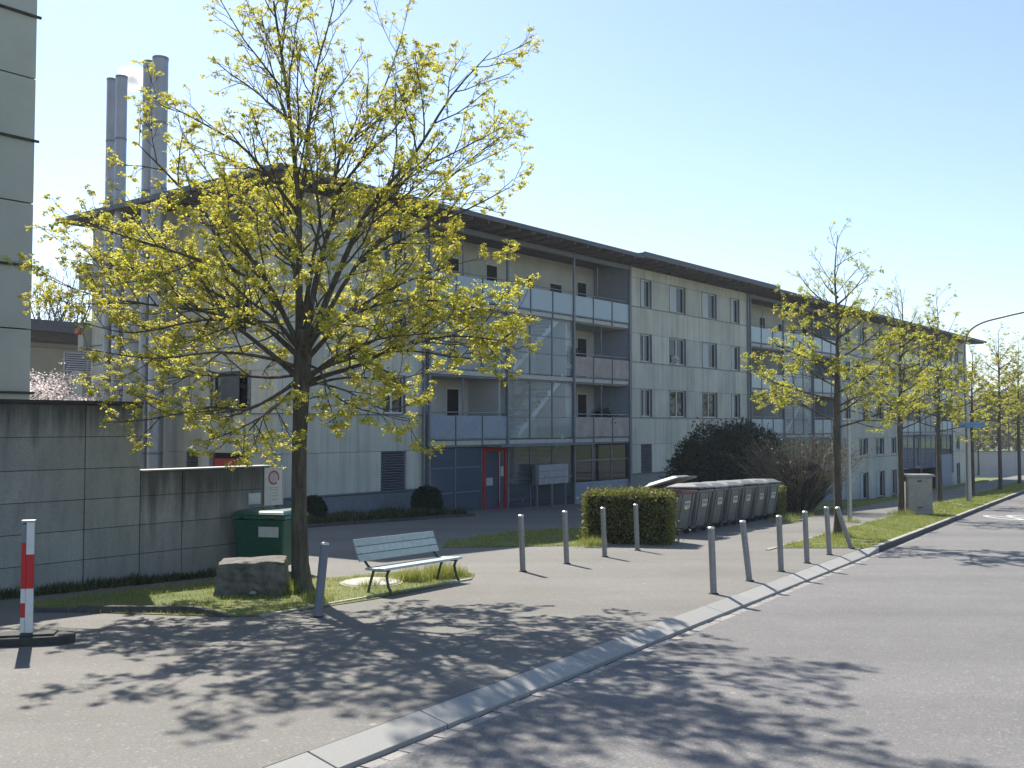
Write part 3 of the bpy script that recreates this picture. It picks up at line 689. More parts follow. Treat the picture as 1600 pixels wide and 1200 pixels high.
MB().box(-.015, -.001, -.036, -.004, z0 - .01, z1 + .01).build('edge_strip', M['galv'], sg); MB().box(w + .001, w + .015, -.036, -.004, z0 - .01, z1 + .01).build('edge_strip', M['galv'], sg)
cz = z1 - .19; mb = MB(); rr = .135; n = 28
for i in range(n):
    a, b = 2 * pi * i / n, 2 * pi * (i + 1) / n
    if 5.35 < a < 5.75: continue
    q = [(w / 2 + R * cos(A) * .95, cz + R * sin(A)) for R, A in ((rr * .76, a), (rr, a), (rr, b), (rr * .76, b))]
    mb.hexa([(u, -.0312, v) for u, v in q], [(u, -.034, v) for u, v in q])
mb.build('prohibition_ring', M['ring'], sg)
MB().add([(w / 2 + rr * .74 * cos(2 * pi * i / 24), -.0325, cz + rr * .74 * sin(2 * pi * i / 24)) for i in range(24)], [tuple(range(24))]).build('ring_disc', M['pinkdisc'], sg)
mb = MB()
for k, (a, b, zz) in enumerate(((.2, .78, .38), (.3, .75, .42), (.38, .75, .475), (.42, .72, .53), (.42, .68, .60))):
    u = w * a
    while u < w * b: L = rng.uniform(.02, .06); mb.box(u, min(u + L, w * b), -.0325, -.0305, z1 - zz - .006, z1 - zz + .006); u += L + .012
mb.build('printed_text', M['print'], sg)
x0, z1 = onwall(387.5, 771); x1, z0 = onwall(406.5, 787)
sp = thing('small_plate', 'small blank pale plate left of the notice on the low wall', 'sign', tuple(wr.matrix_basis @ Vector((x0, 0, 0))), BA)
MB().box(0, x1 - x0, -.02, -.006, z0, z1).build('plate', M['signface'], sp); MB().box(.03, x1 - x0 - .03, -.024, -.0205, z0 + .03, z1 - .03).build('plate_field', M['label'], sp)

# ------------------------------------------------------------------ trees
class Tree:
    """limbs, branches, twigs and twiglets grown from given limb lines; leaves hang in tufts at the twig tips"""
    def __init__(s, seed): s.r = random.Random(seed); s.tips = []; s.R = s.r.uniform
    def curve(s, p, d, L, n, wob, up):
        pts = [p.copy()]; d = d.normalized()
        for i in range(n):
            d = (d + Vector((s.R(-wob, wob), s.R(-wob, wob), s.R(-wob, wob) + up))).normalized(); p = p + d * (L / n); pts.append(p.copy())
        return pts
    def limb(s, mb, pts, r0, r1, lev, cfg, sides):
        n = len(pts) - 1
        rad = [r0 + (r1 - r0) * (i / n) ** .8 for i in range(n + 1)]
        mb.tube(pts, rad, sides, caps=False)
        seg = [(b - a).length for a, b in zip(pts[:-1], pts[1:])]; L = sum(seg)
        if lev >= len(cfg): s.tips.append((pts[-1], (pts[-1] - pts[-2]).normalized())); return
        c = cfg[lev]; k = max(1, int(round(L * c['per_m'] * s.R(.8, 1.2)))) if 'per_m' in c else c['n']
        for j in range(k):
            t = c.get('from', .22) + (1 - c.get('from', .22)) * (j + s.R(.1, .9)) / k; x = t * L; i = 0
            while i < n - 1 and x > seg[i]: x -= seg[i]; i += 1
            p = pts[i].lerp(pts[i + 1], min(1, x / max(1e-6, seg[i]))); tan = (pts[i + 1] - pts[i]).normalized()
            side = tan.orthogonal().normalized(); side = Matrix.Rotation(s.R(0, 2 * pi), 3, tan) @ side
            side.z = side.z * .7 + c.get('lift', .1)
            ang = s.R(*c.get('ang', (.6, 1.0))); d = tan * cos(ang) + side.normalized() * sin(ang)
            l = min(c.get('max', 9), max(c['min'], L * s.R(*c['len']) * (1.15 - .75 * t)))
            rr = min(rad[i] * .62, c['r']); 
            s.limb(mb, s.curve(p, d, l, c['seg'], c.get('wob', .16), c.get('up', .05)), rr, max(c['rend'], rr * .35), lev + 1, cfg, max(3, sides - 1 if sides > 4 else 3))
        s.tips.append((pts[-1], (pts[-1] - pts[-2]).normalized()))
def tufts(tips, seed, per, size, spread, dens=lambda p: 1.0, width=.78):
    """each tuft is a little umbrella of drooping leaves; every leaf is two folded halves of its own"""
    g = np.random.default_rng(seed); V = []; F = []; n = 0
    for p, d in tips:
        k = dens(p)
        if g.random() > k: continue
        for q in range(int(per * g.uniform(.3, 1.75)) + 1):
            az = g.uniform(0, 2 * pi); el = g.uniform(-1.0, .55); L = size * g.uniform(.38, 1.3) * (.6 + .4 * min(1, k)); wd = L * width * g.uniform(.7, 1.2)
            c = np.array([p.x, p.y, p.z]) + g.normal(0, spread, 3) * (1, 1, .6)
            a = np.array([cos(az) * cos(el), sin(az) * cos(el), sin(el)]); b = np.array([-sin(az), cos(az), g.uniform(-.5, .5)]); b /= np.linalg.norm(b)
            up = np.cross(a, b); m = c + a * L * .55; tip = c + a * L - up * L * .15 * np.sign(up[2])
            V += [c, m + b * wd * .5 + up * L * .06, tip, m - b * wd * .5 + up * L * .06]; F.append((n, n + 1, n + 2, n + 3)); n += 4
    return V, F
def finish_tree(root, T, trunk_pts, trunk_rad, limbs, cfg, leafmat, per, size, spread, seed, dens=lambda p: 1.0, sides=7, tw=None):
    o0 = Vector(root.location)
    mb = MB(); mb.tube([Vector(p) - o0 for p in trunk_pts], trunk_rad, 14); mb.build('trunk', M['bark'], root, smooth=True)
    for pts, r0, r1 in limbs:
        mb = MB(); T.limb(mb, [Vector(p) - o0 for p in pts], r0, r1, 0, cfg, sides); mb.build('limb', M['bark'], root, smooth=True)
    V, F = tufts(T.tips, seed, per, size, spread, dens)
    tag(npmesh('crown', V, F, leafmat, root), kind='stuff')
    return len(T.tips)
def smoothline(pts, n=3):                             # Catmull-Rom through control points
    P = [Vector(p) for p in pts]; P = [P[0] * 2 - P[1]] + P + [P[-1] * 2 - P[-2]]; out = []
    for i in range(1, len(P) - 2):
        for k in range(n):
            t = k / n; a, b, c, d = P[i - 1:i + 3]
            out.append(.5 * ((2 * b) + (c - a) * t + (2 * a - 5 * b + 4 * c - d) * t * t + (3 * b - a - 3 * c + d) * t ** 3))
    return out + [P[-2]]

# the big maple in the plot
b = G(471, 926); Y0 = b.y
mt = thing('maple_tree', 'big maple with yellow green spring leaves standing beside the pale bench', 'tree', (b.x, b.y, b.z))
def L(*pp): return smoothline([at(x, y, Y0 + dz) for x, y, dz in pp])
big = [
 (L((470, 590, 0), (440, 612, -.2), (385, 640, -.3), (330, 636, -.5), (235, 655, -.7), (165, 660, -.8)), .055, .010),
 (L((466, 600, 0), (425, 640, -.5), (370, 672, -1.1), (318, 690, -1.6)), .035, .008),
 (L((466, 590, 0), (432, 560, .1), (392, 528, .3), (335, 490, .5), (250, 478, .8), (150, 462, 1.1), (85, 440, 1.3)), .075, .010),
 (L((478, 600, 0), (505, 588, -.1), (562, 570, -.4), (615, 545, -.7), (705, 525, -1.0), (800, 535, -1.3)), .07, .009),
 (L((480, 603, 0), (540, 590, .5), (620, 592, 1.2), (668, 580, 1.8)), .04, .008),
 (L((480, 570, 0), (500, 580, -.5), (520, 615, -1.0), (565, 640, -1.6), (645, 655, -2.0)), .035, .007),
 (L((468, 545, 0), (467, 420, .1), (467, 330, .2), (456, 210, .1), (443, 105, 0), (428, 5, -.1), (424, -60, -.1)), .095, .010),
 (L((467, 335, .2), (480, 230, .5), (492, 120, .8), (520, 15, .9), (528, -40, .9)), .045, .008),
 (L((475, 535, 0), (500, 410, .4), (522, 330, .7), (530, 250, .8), (590, 160, 1.0), (628, 60, 1.1)), .085, .009),
 (L((525, 300, .7), (580, 235, .4), (625, 190, .2), (670, 80, 0)), .04, .007),
 (L((480, 540, 0), (540, 400, -.3), (580, 320, -.6), (645, 245, -.9), (705, 150, -1.1), (768, 80, -1.3)), .08, .009),
 (L((482, 545, 0), (560, 410, .8), (650, 325, 1.5), (735, 250, 1.9), (800, 200, 2.1)), .065, .008),
 (L((555, 415, .6), (640, 368, .2), (735, 325, -.2), (805, 288, -.4)), .045, .008),
 (L((482, 560, 0), (560, 480, .5), (660, 430, 1.1), (760, 400, 1.5)), .05, .008),
 (L((467, 540, 0), (405, 420, -.2), (335, 350, -.5), (255, 265, -.8), (212, 222, -1.0)), .065, .008),
 (L((440, 485, -.1), (385, 432, -.6), (300, 402, -.9), (205, 372, -1.2), (125, 348, -1.3)), .05, .008),
 (L((467, 335, .2), (390, 240, -.2), (330, 200, -.5), (235, 150, -.7)), .045, .007),
 (L((458, 215, .1), (425, 110, .4), (395, 15, .6)), .03, .006),
 (L((466, 400, .1), (400, 330, 1.0), (340, 290, 1.7), (280, 200, 2.2)), .045, .007),
 # limbs reaching towards the road and towards the house
 (L((474, 560, 0), (480, 520, -.7), (500, 470, -1.5), (540, 430, -2.3)), .06, .008),
 (L((470, 550, 0), (430, 500, -.6), (390, 470, -1.3), (350, 430, -2.0)), .06, .008),
 (L((474, 500, 0), (490, 400, -.7), (500, 330, -1.3), (480, 240, -1.8)), .06, .008),
 (L((474, 560, 0), (500, 520, 1.0), (540, 490, 2.2), (590, 440, 3.3)), .06, .008),
 (L((470, 560, 0), (440, 520, 1.0), (380, 490, 2.2), (330, 450, 3.3)), .06, .008),
 (L((472, 480, 0), (455, 400, 1.0), (430, 330, 2.1), (400, 280, 2.8)), .055, .008),
 (L((474, 600, 0), (520, 560, -.7), (590, 530, -1.3), (690, 520, -1.8)), .055, .008),
 # low spreading limbs
 (L((468, 575, 0), (420, 560, -.4), (340, 550, -.7), (240, 560, -.7), (130, 545, -.6)), .05, .008),
 (L((468, 585, 0), (420, 590, .5), (350, 585, 1.1), (270, 590, 1.6), (190, 600, 2.0)), .045, .008),
 (L((468, 560, 0), (400, 500, .4), (300, 440, .9), (200, 420, 1.3), (120, 400, 1.6)), .05, .008),
 (L((466, 555, 0), (410, 510, -.3), (320, 500, -.6), (210, 520, -.7), (130, 505, -.7)), .05, .008),
 (L((478, 590, 0), (560, 545, .6), (650, 500, 1.1), (740, 480, 1.4), (820, 500, 1.5)), .05, .008),
 (L((478, 585, 0), (550, 560, .3), (640, 548, .4), (730, 560, .3), (800, 545, .2)), .045, .008),
 (L((478, 560, 0), (540, 500, -.4), (620, 470, -.7), (720, 475, -.9), (790, 500, -.9)), .045, .008),
 (L((480, 595, 0), (540, 610, .2), (600, 640, .2), (650, 630, .2)), .03, .007),
 (L((466, 605, 0), (410, 650, .4), (370, 690, .6), (330, 680, .8)), .03, .007),
]
cfg = [dict(per_m=3.0, len=(.26, .46), min=.5, max=1.9, seg=5, r=.020, rend=.005, ang=(.55, 1.05), up=.05, lift=.15, **{'from': .22}),
       dict(per_m=6.2, len=(.28, .55), min=.24, max=.9, seg=4, r=.007, rend=.0028, ang=(.5, 1.0), up=.04, lift=.1, **{'from': .15}),
       dict(n=3, len=(.3, .5), min=.11, max=.28, seg=2, r=.004, rend=.002, ang=(.5, 1.0), up=.03, lift=.1, **{'from': .2})]
big = [(p, a * .72, c * .7) for p, a, c in big]
T = Tree(7)
lowz = at(470, 660, Y0).z; topz = at(470, 0, Y0).z
def dens_big(p):
    z = p.z + b.z; h = (z - lowz) / (topz - lowz); return max(.50, min(.95, 1.0 - .62 * max(0, h - .3)))
trunk = [at(476, 934, Y0), at(472, 915, Y0), at(469, 880, Y0), at(467, 780, Y0), at(468, 690, Y0), at(471, 610, Y0), at(473, 560, Y0), at(474, 515, Y0)]
nt = finish_tree(mt, T, trunk, [.215, .165, .135, .118, .112, .125, .14, .10], big, cfg, M['leafy'], 20, .047, .024, 3, dens_big, 8)
open('/tmp/tips','w').write(str(nt))

# the row of young street trees on the verge
def street_tree(px, py, pytop, cw, clear, seed, lab, lean=0, per=5, dn=.9, limbs_n=12, off=.0, upper=.45, group='young maples along the verge'):
    g0 = G(px, py, off); Y = g0.y; top = at(px, pytop, Y).z; H = top - g0.z; r = random.Random(seed)
    o = thing('street_tree', lab, 'tree', g0, 0, group); T = Tree(seed); tz = at(px, clear, Y).z; tr = .045 + .0075 * H
    trunk = [g0 + Vector((0, 0, -.05)), g0 + Vector((0, 0, .12)), g0 + Vector((.02, 0, .5)), Vector((g0.x + .0, Y, tz)), Vector((g0.x + .05, Y, tz + (top - tz) * .35))]
    far = Y > 40
    main = [trunk[-1] + Vector((0, 0, -.3)), Vector((g0.x + lean * .5, Y, tz + (top - tz) * .6)), Vector((g0.x + lean * .8 + r.uniform(-.1, .1), Y, tz + (top - tz) * .8)), Vector((g0.x + lean, Y, top))]
    limbs = [(smoothline(main), tr * .5, .008)]
    for i in range(limbs_n):
        f = (i + .5) / limbs_n; az = i * 2.4 + r.uniform(-.3, .3); z = tz - .15 + (top - tz) * .72 * f; rad = cw / 2 * (1.08 - .72 * f) * r.uniform(.8, 1.15)
        p0 = Vector((g0.x + (.05 + lean * .4) * f, Y, z)); d = Vector((cos(az), sin(az), 0)); rise = r.uniform(.2, .6) * rad + (top - tz) * .12 * f
        limbs.append((smoothline([p0, p0 + d * rad * .35 + Vector((0, 0, rise * .25)), p0 + d * rad * .72 + Vector((0, 0, rise * .6)), p0 + d * rad + Vector((0, 0, rise))]), tr * .30, .006))
    far = Y > 40
    cfg = [dict(per_m=3.4 if not far else 2.6, len=(.32, .55), min=.45, max=1.5, seg=3, r=.013, rend=.005, ang=(.5, 1.0), up=.03, lift=.1, **{'from': .15}),
           dict(per_m=5.0 if not far else 3.6, len=(.3, .5), min=.2, max=.65, seg=3, r=.007, rend=.004, ang=(.5, 1.0), up=.04, **{'from': .15}),
           dict(n=2 if not far else 1, len=(.3, .5), min=.12, max=.3, seg=2, r=.005, rend=.004, ang=(.5, 1.0), up=.02, **{'from': .3})]
    def dens(p):
        h = (p.z + g0.z - tz) / (top - tz); return dn * .9 * max(upper, min(1, 1.1 - 1.1 * max(0, h - .4)))
    finish_tree(o, T, trunk, [tr * 1.5, tr * 1.15, tr, tr * .85, tr * .5], limbs, cfg, M['leafb'], per, .060 if not far else .095, .035, seed, dens, 6)
street_tree(1309, 839, 368, 4.4, 665, 21, 'leafy young maple behind the leaning bollard, nearest of the verge trees', .1, 14, 1.0, 20)
street_tree(1408, 804, 452, 4.4, 668, 22, 'thin young maple right beside the weathered cabinet', .1, 9, .8, 22)
street_tree(1468, 786, 462, 4.6, 672, 23, 'dense young maple between the cabinet and the lamp post', .0, 14, 1.1, 26)
street_tree(1520, 776, 540, 4.2, 668, 24, 'sparse young maple just behind the lamp post', .1, 11, .75, 17)
street_tree(1563, 766, 515, 5.2, 662, 25, 'young maple on the verge right of the blue street sign', .1, 15, 1.1, 22)
street_tree(1593, 756, 530, 5.6, 668, 26, 'young maple at the right edge of the picture, last on the verge', .1, 15, 1.1, 22)
for i, (px, py, pt, cw, cl, lab) in enumerate(((1529, 742, 640, 3.5, 700, 'small dark bare tree on the far lawn before the grey wall'), (1577, 738, 600, 4, 690, 'left one of two slim trees on the far lawn at the end of the street'), (1588, 737, 590, 4, 690, 'right one of two slim trees on the far lawn at the end of the street'))):
    street_tree(px, py, pt, cw, cl, 40 + i, lab, .1, 13, 1.0, 14, group='trees on the far lawn')
# bare trees behind the rear house
for i, (px, lab, top) in enumerate(((70, 'bare tree showing above the flat roof next to the tower block', 428), (104, 'bare tree above the flat roof of the rear house, partly behind maple leaves', 440))):
    p = at(px, 600, 66); p.z = gz(p.x, 66); o = thing('bare_tree', lab, 'tree', p, 0, 'bare trees behind the rear house'); T = Tree(70 + i); tz = at(px, 560, 66).z; zt = at(px, top, 66).z
    limbs = []
    for k in range(9):
        az = k * 2.4; a = Vector((p.x, p.y, tz + k * .1)); d = Vector((cos(az), sin(az), 0))
        limbs.append((smoothline([a, a + d * .8 + Vector((0, 0, (zt - tz) * .3)), a + d * 1.5 + Vector((0, 0, (zt - tz) * .65)), a + d * 1.9 + Vector((0, 0, (zt - tz) * (.8 + .02 * k)))]), .07, .012))
    finish_tree(o, T, [p, Vector((p.x, p.y, tz)), Vector((p.x, p.y, tz + 1.5))], [.25, .18, .1], limbs, [dict(per_m=1.8, len=(.3, .5), min=.6, max=1.8, seg=3, r=.025, rend=.012), dict(per_m=2.2, len=(.3, .5), min=.4, max=.9, seg=2, r=.014, rend=.010)], M['twig'], 1, .05, .02, 5, lambda q: .1, 5)

# ------------------------------------------------------------------ shrubs, hedges, plants
def leaf_shell(pts_normals, seed, size, out=.05, width=.7):
    g = np.random.default_rng(seed); P, N = pts_normals; n = len(P)
    a = g.normal(0, 1, (n, 3)) + N * .9; a /= np.linalg.norm(a, axis=1)[:, None]
    b = np.cross(a, g.normal(0, 1, (n, 3))); b /= np.linalg.norm(b, axis=1)[:, None]
    L = size * g.uniform(.6, 1.3, (n, 1)); c = P + N * g.normal(0, out, (n, 1)); m = c + a * L * .5
    V = np.stack([c, m + b * L * width * .5, c + a * L, m - b * L * width * .5], 1).reshape(-1, 3); return V, np.arange(n * 4).reshape(-1, 4)
def box_points(seed, n, sx, sy, sz, rough=.04):
    g = np.random.default_rng(seed); ar = np.array([sx * sy, sx * sz, sx * sz, sy * sz, sy * sz]); f = g.choice(5, n, p=ar / ar.sum()); u, v = g.uniform(0, 1, n), g.uniform(0, 1, n)
    P = np.zeros((n, 3)); N = np.zeros((n, 3))
    for k, (fx, nn) in enumerate(((lambda u, v: (u * sx, v * sy, sz + 0 * u), (0, 0, 1)), (lambda u, v: (u * sx, 0 * u, v * sz), (0, -1, 0)), (lambda u, v: (u * sx, sy + 0 * u, v * sz), (0, 1, 0)), (lambda u, v: (0 * u, u * sy, v * sz), (-1, 0, 0)), (lambda u, v: (sx + 0 * u, u * sy, v * sz), (1, 0, 0)))):
        q = f == k; P[q] = np.stack(fx(u[q], v[q]), 1); N[q] = nn
    wob = .5 * np.sin(P[:, 0] * 7 + 1) * np.sin(P[:, 1] * 6) + .5 * np.sin(P[:, 2] * 8 + P[:, 0] * 4)
    return P + N * (wob * rough)[:, None], N
def hedge(name, lab, loc, rz, sx, sy, sz, n, seed, size, group=None):
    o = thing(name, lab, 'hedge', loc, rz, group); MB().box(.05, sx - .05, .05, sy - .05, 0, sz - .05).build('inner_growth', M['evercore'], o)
    tag(npmesh('foliage', *leaf_shell(box_points(seed, n, sx, sy, sz), seed + 1, size, .035), M['hedge'], o), kind='stuff')
    tag(npmesh('stray_shoots', *leaf_shell(box_points(seed + 7, n // 12, sx, sy, sz, .09), seed + 2, size * 1.3, .085), M['hedge'], o), kind='stuff')
    return o
hp = G(1043, 852); hq = G(915, 849); hr = atan2(hp.y - hq.y, hp.x - hq.x)
hedge('clipped_hedge', 'clipped box hedge with sunlit yellow green top screening the grey bins', (hq.x, hq.y, hq.z), hr, (hp - hq).length, 1.15, 1.19, 17000, 5, .055, 'hedges framing the bins')
h2 = K(23.6, -5.2); hedge('clipped_hedge', 'smaller ragged hedge at the far end of the bin row', (h2.x, h2.y, h2.z), KA, .9, 1.3, 1.02, 6000, 6, .06, 'hedges framing the bins')
def blob(seed, n, lobes, rough=.12):
    g = np.random.default_rng(seed); P = []; N = []
    w = np.array([l[3] * l[4] + l[4] * l[5] for l in lobes]); w /= w.sum()
    for l, k in zip(lobes, np.maximum(1, (w * n).astype(int))):
        d = g.normal(0, 1, (k, 3)); d /= np.linalg.norm(d, axis=1)[:, None]; d[:, 2] = np.where(d[:, 2] < -.5, -d[:, 2], d[:, 2])
        R = 1 + rough * np.sin(d[:, 0] * 5 + seed) * np.sin(d[:, 1] * 6 + d[:, 2] * 5) + g.normal(0, rough * .45, k)
        P.append(np.array(l[:3]) + d * np.array(l[3:6]) * R[:, None]); N.append(d)
    P, N = np.concatenate(P), np.concatenate(N); keep = P[:, 2] > min(0.02, min(l[2] - l[5] for l in lobes)); return P[keep], N[keep]
def shrub(name, lab, loc, lobes, n, size, mat, seed, rough=.12, group=None, cat='shrub', core=.82, width=.5, out=.08):
    o = thing(name, lab, cat, loc, 0, group); mb = MB()
    for x, y, z, a, b_, c in lobes:
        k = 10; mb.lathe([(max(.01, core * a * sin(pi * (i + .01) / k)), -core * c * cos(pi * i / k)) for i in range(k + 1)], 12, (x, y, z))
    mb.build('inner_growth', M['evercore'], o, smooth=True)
    tag(npmesh('foliage', *leaf_shell(blob(seed, n, lobes, rough), seed + 1, size, out, width), mat, o), kind='stuff'); return o
p = at(1128, 700, 41); p.z = gz(0, 41)
sh = shrub('evergreen_shrub', 'large dark evergreen shrub behind the row of bins', p, [(-.3, 0, 1.3, 1.5, 1.5, 1.75), (1.2, .3, 1.5, 1.3, 1.3, 1.65), (.5, -.3, 2.1, 1.0, 1.0, 1.15), (-1.2, .2, .95, .9, 1.0, 1.35), (1.9, .4, .9, .9, .9, 1.3)], 26000, .16, M['ever'], 31, .16, width=.32)
p = at(1247, 700, 38.5); p.z = gz(0, 38.5)
bs = thing('brown_shrub', 'rounded brownish twiggy shrub right of the dark evergreen', 'shrub', p); g = random.Random(8); mb = MB(); T = Tree(9)
for i in range(230):
    az, sp_ = g.uniform(0, 2 * pi), sqrt(g.uniform(0, 1)); q = Vector((cos(az) * sp_ * .5, sin(az) * sp_ * .5, 0)); d = Vector((cos(az) * sp_ * .75, sin(az) * sp_ * .75, 1))
    T.limb(mb, T.curve(q, d, g.uniform(2.3, 3.15), 5, .12, -.03), .014, .007, 0, [dict(n=7, len=(.2, .4), min=.3, max=.8, seg=2, r=.008, rend=.005, ang=(.4, .9))], 3)
mb.build('stems', M['brush'], bs)
V, F = tufts(T.tips, 4, 3, .07, .12, lambda q: .7); tag(npmesh('foliage', V, F, M['brown'], bs), kind='stuff')
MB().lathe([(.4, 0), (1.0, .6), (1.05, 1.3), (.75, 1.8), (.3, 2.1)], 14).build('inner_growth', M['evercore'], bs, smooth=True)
for px, py, r, lab in ((667, 806, .52, 'dark clipped round box bush by the dark blue ground floor glazing'), (487, 818, .42, 'small dark round box bush half hidden by the maple trunk')):
    p = G(px, py); shrub('box_bush', lab, p, [(0, 0, r * .95, r, r, r)], 5200, .055, M['ever'], int(px), .03, 'clipped round bushes in the bed', 'bush', .9, .6, .02)
def ground_plants(name, m, pts, n, hmin, hmax, wid, seed, lean=.4, parent=None):
    """blades or leaves rising from points spread in triangles of a polygon fan"""
    g = np.random.default_rng(seed); P = [Vector(p) for p in pts]; tris = [(P[0], P[i], P[i + 1]) for i in range(1, len(P) - 1)]
    ar = np.array([abs((t[1] - t[0]).to_2d().cross((t[2] - t[0]).to_2d())) for t in tris]); pick = g.choice(len(tris), n, p=ar / ar.sum())
    A = np.array([[list(v) for v in t] for t in tris])[pick]; u, v = g.uniform(0, 1, (n, 1)), g.uniform(0, 1, (n, 1)); s_ = (u + v) > 1; u = np.where(s_, 1 - u, u); v = np.where(s_, 1 - v, v)
    c = A[:, 0] + (A[:, 1] - A[:, 0]) * u + (A[:, 2] - A[:, 0]) * v
    clump = .5 + .5 * np.sin(c[:, 0:1] * 5.1 + np.sin(c[:, 1:2] * 3.7) * 2) * np.sin(c[:, 1:2] * 4.3 + 1)
    keep = (g.uniform(0, 1, (n, 1)) < .35 + .65 * clump)[:, 0]; c = c[keep]; clump = clump[keep]; n = len(c)
    az = g.uniform(0, 2 * pi, (n, 1)); h = g.uniform(hmin, hmax, (n, 1)) * (.45 + .8 * clump); d = np.concatenate([np.cos(az), np.sin(az), 0 * az], 1); w = np.concatenate([-np.sin(az), np.cos(az), 0 * az], 1) * wid * g.uniform(.6, 1.3, (n, 1))
    tip = c + d * h * g.uniform(.1, lean, (n, 1)) + np.array([0, 0, 1]) * h
    V = np.stack([c - w * .5, c + w * .5, tip], 1).reshape(-1, 3)
    return tag(npmesh(name, V, np.arange(3 * n).reshape(-1, 3), m, parent, 3), kind='stuff')
ground_plants('plot_grass', M['grass'], [G((x - 450) * 1 + 450, y, .03) if False else p + Vector((0, 0, .01)) for x, y, p in [(0, 0, q) for q in PLOT[1:]]], 26000, .015, .07, .007, 1, 1.0)
V0 = lambda s, t: K(s, t, .012)
ground_plants('verge_grass', M['grass'], [V0(13.2, -.12), V0(30, -.12), V0(30, -2.0), V0(12.2, -2.0)], 42000, .02, .07, .012, 2, .9)
ground_plants('verge_grass', M['grass'], [V0(30, -.16), V0(75, -.16), V0(75, -1.93), V0(30, -1.93)], 40000, .03, .09, .03, 3, .9)
ground_plants('lawn_grass', M['grass'], [G(690, 856), G(905, 853), G(914, 850), G(914, 824), G(800, 832), G(700, 845)], 14000, .03, .08, .02, 4, .9)
ground_plants('lawn_grass', M['grass'], [K(24, -4.4), K(84, -4.4), K(84, -5.0), K(24, -5.0)], 16000, .04, .10, .05, 41, .9)
def tuft(px, py, r, n, h, seed, m='grass', off=.03, w=.008):
    p = G(px, py, off); ring = [p] + [p + Vector((cos(a) * r, sin(a) * r, -.03 * sin(a) * r)) for a in np.linspace(0, 2 * pi, 9)]
    ground_plants('grass_tuft', M[m], ring, n, h * .4, h, w, seed, .6)
for i, (px, py, r, n, h) in enumerate(((440, 924, .36, 1800, .26), (498, 938, .25, 600, .16), (612, 908, .22, 500, .18), (650, 905, .3, 900, .26), (688, 901, .3, 900, .3), (716, 899, .2, 500, .2), (575, 915, .2, 300, .14), (930, 852, .35, 900, .25), (905, 853, .35, 600, .14),
    (1309, 838, .4, 900, .2), (1408, 804, .5, 900, .28), (1330, 816, .3, 500, .2), (1470, 787, .5, 700, .2), (1514, 784, .4, 400, .2), (1225, 815, .5, 800, .3))): tuft(px, py, r, n, h, 100 + i)
wp = [Vector((wd0[0] + cos(BA) * t - sin(BA) * o_, wd0[1] + sin(BA) * t + cos(BA) * o_, 0)) for t, o_ in ((-3, -.02), (2.6, -.02), (2.6, -.4), (-3, -.35))]
ground_plants('wall_weeds', M['bedleaf'], [Vector((v.x, v.y, gz(v.x, v.y))) for v in wp], 4500, .04, .2, .035, 12, .9)
ground_plants('bed_plants', M['bedleaf'], [BW(-.6, -.3, gz(0, 32) + .05), BW(-1.2, -2.3, gz(0, 31) + .05), BW(6.5, -2.3, gz(0, 35) + .05), BW(6.5, -.3, gz(0, 37) + .05)], 9000, .06, .30, .09, 13, 1.2)
# pale blossoms behind the wall
p = at(95, 640, 33); bl = thing('blossom_shrub', 'pale pink blossoming shrub peeking over the high concrete wall', 'shrub', (p.x, p.y, gz(p.x, p.y))); T = Tree(17); mb = MB(); g = random.Random(6)
zt = at(95, 600, 33).z - gz(p.x, p.y)
for i in range(46):
    q = Vector((g.uniform(-1.5, 1.5), g.uniform(-.6, .6), 0)); T.limb(mb, T.curve(q, Vector((g.uniform(-.25, .25), g.uniform(-.2, .2), 1)), zt * g.uniform(.8, 1.12), 4, .08, 0), .02, .008, 0, [dict(n=9, len=(.1, .25), min=.25, max=.6, seg=2, r=.008, rend=.005, **{'from': .6})], 3)
mb.build('stems', M['twig'], bl); V, F = tufts(T.tips, 9, 20, .085, .13); tag(npmesh('blossoms', V, F, M['blossom'], bl), kind='stuff')

# ------------------------------------------------------------------ street furniture
def bollard(px, py, h, lab, group, lean=(0, 0), r=.052, m='bollard', loc=None):
    p = loc if loc is not None else G(px, py); o = thing('bollard', lab, 'bollard', p, 0, group)
    o.rotation_euler = (lean[1], lean[0], 0)
    MB().tube([(0, 0, -.1), (0, 0, h - .03)], r, 16).build('post', M[m], o, smooth=True)
    MB().lathe([(r * 1.02, h - .03), (r * 1.02, h - .012), (r * .8, h), (r * .05, h + .006)], 16).build('cap', M['bollcap'], o, smooth=True)
    MB().lathe([(r * 1.5, -.01), (r * 1.5, .008), (r, .02)], 14).build('base_collar', M['joint'], o)
gk = 'bollards along the dropped kerb'; gp = 'bollards across the paved area'
for i, (px, py, ln, lab) in enumerate(((1115, 928, (-.03, 0), 'upright bollard nearest to the road corner, first along the dropped kerb'), (1171, 908, (-.105, 0), 'slightly leaning bollard, second along the dropped kerb'), (1220.5, 893, (-.03, 0), 'bollard third along the dropped kerb, in front of the grey bins'),
    (1261, 880, (-.03, 0), 'bollard fourth along the dropped kerb, right of the bins'), (1296, 867, (-.05, 0), 'bollard fifth along the dropped kerb, just left of the tilted one'), (1330, 857, (-.33, .05), 'strongly tilted bollard, last along the dropped kerb by the grass'))):
    bollard(px, py, 1.02 if i < 5 else 1.0, lab, gk, ln)
for px, py, lab in ((817, 893, 'first bollard right of the bench on the paving'), (885.5, 881, 'second bollard right of the bench, left of the hedge'), (945, 870, 'bollard in front of the left part of the clipped hedge'), (996, 860, 'bollard in front of the right part of the clipped hedge')):
    bollard(px, py, 1.03, lab, gp, (-.035, 0))
p = G(496, 964); bollard(0, 0, .97, 'dark weathered bollard leaning right beside the maple trunk', gp, (.085, -.05), .058, 'steel', p)

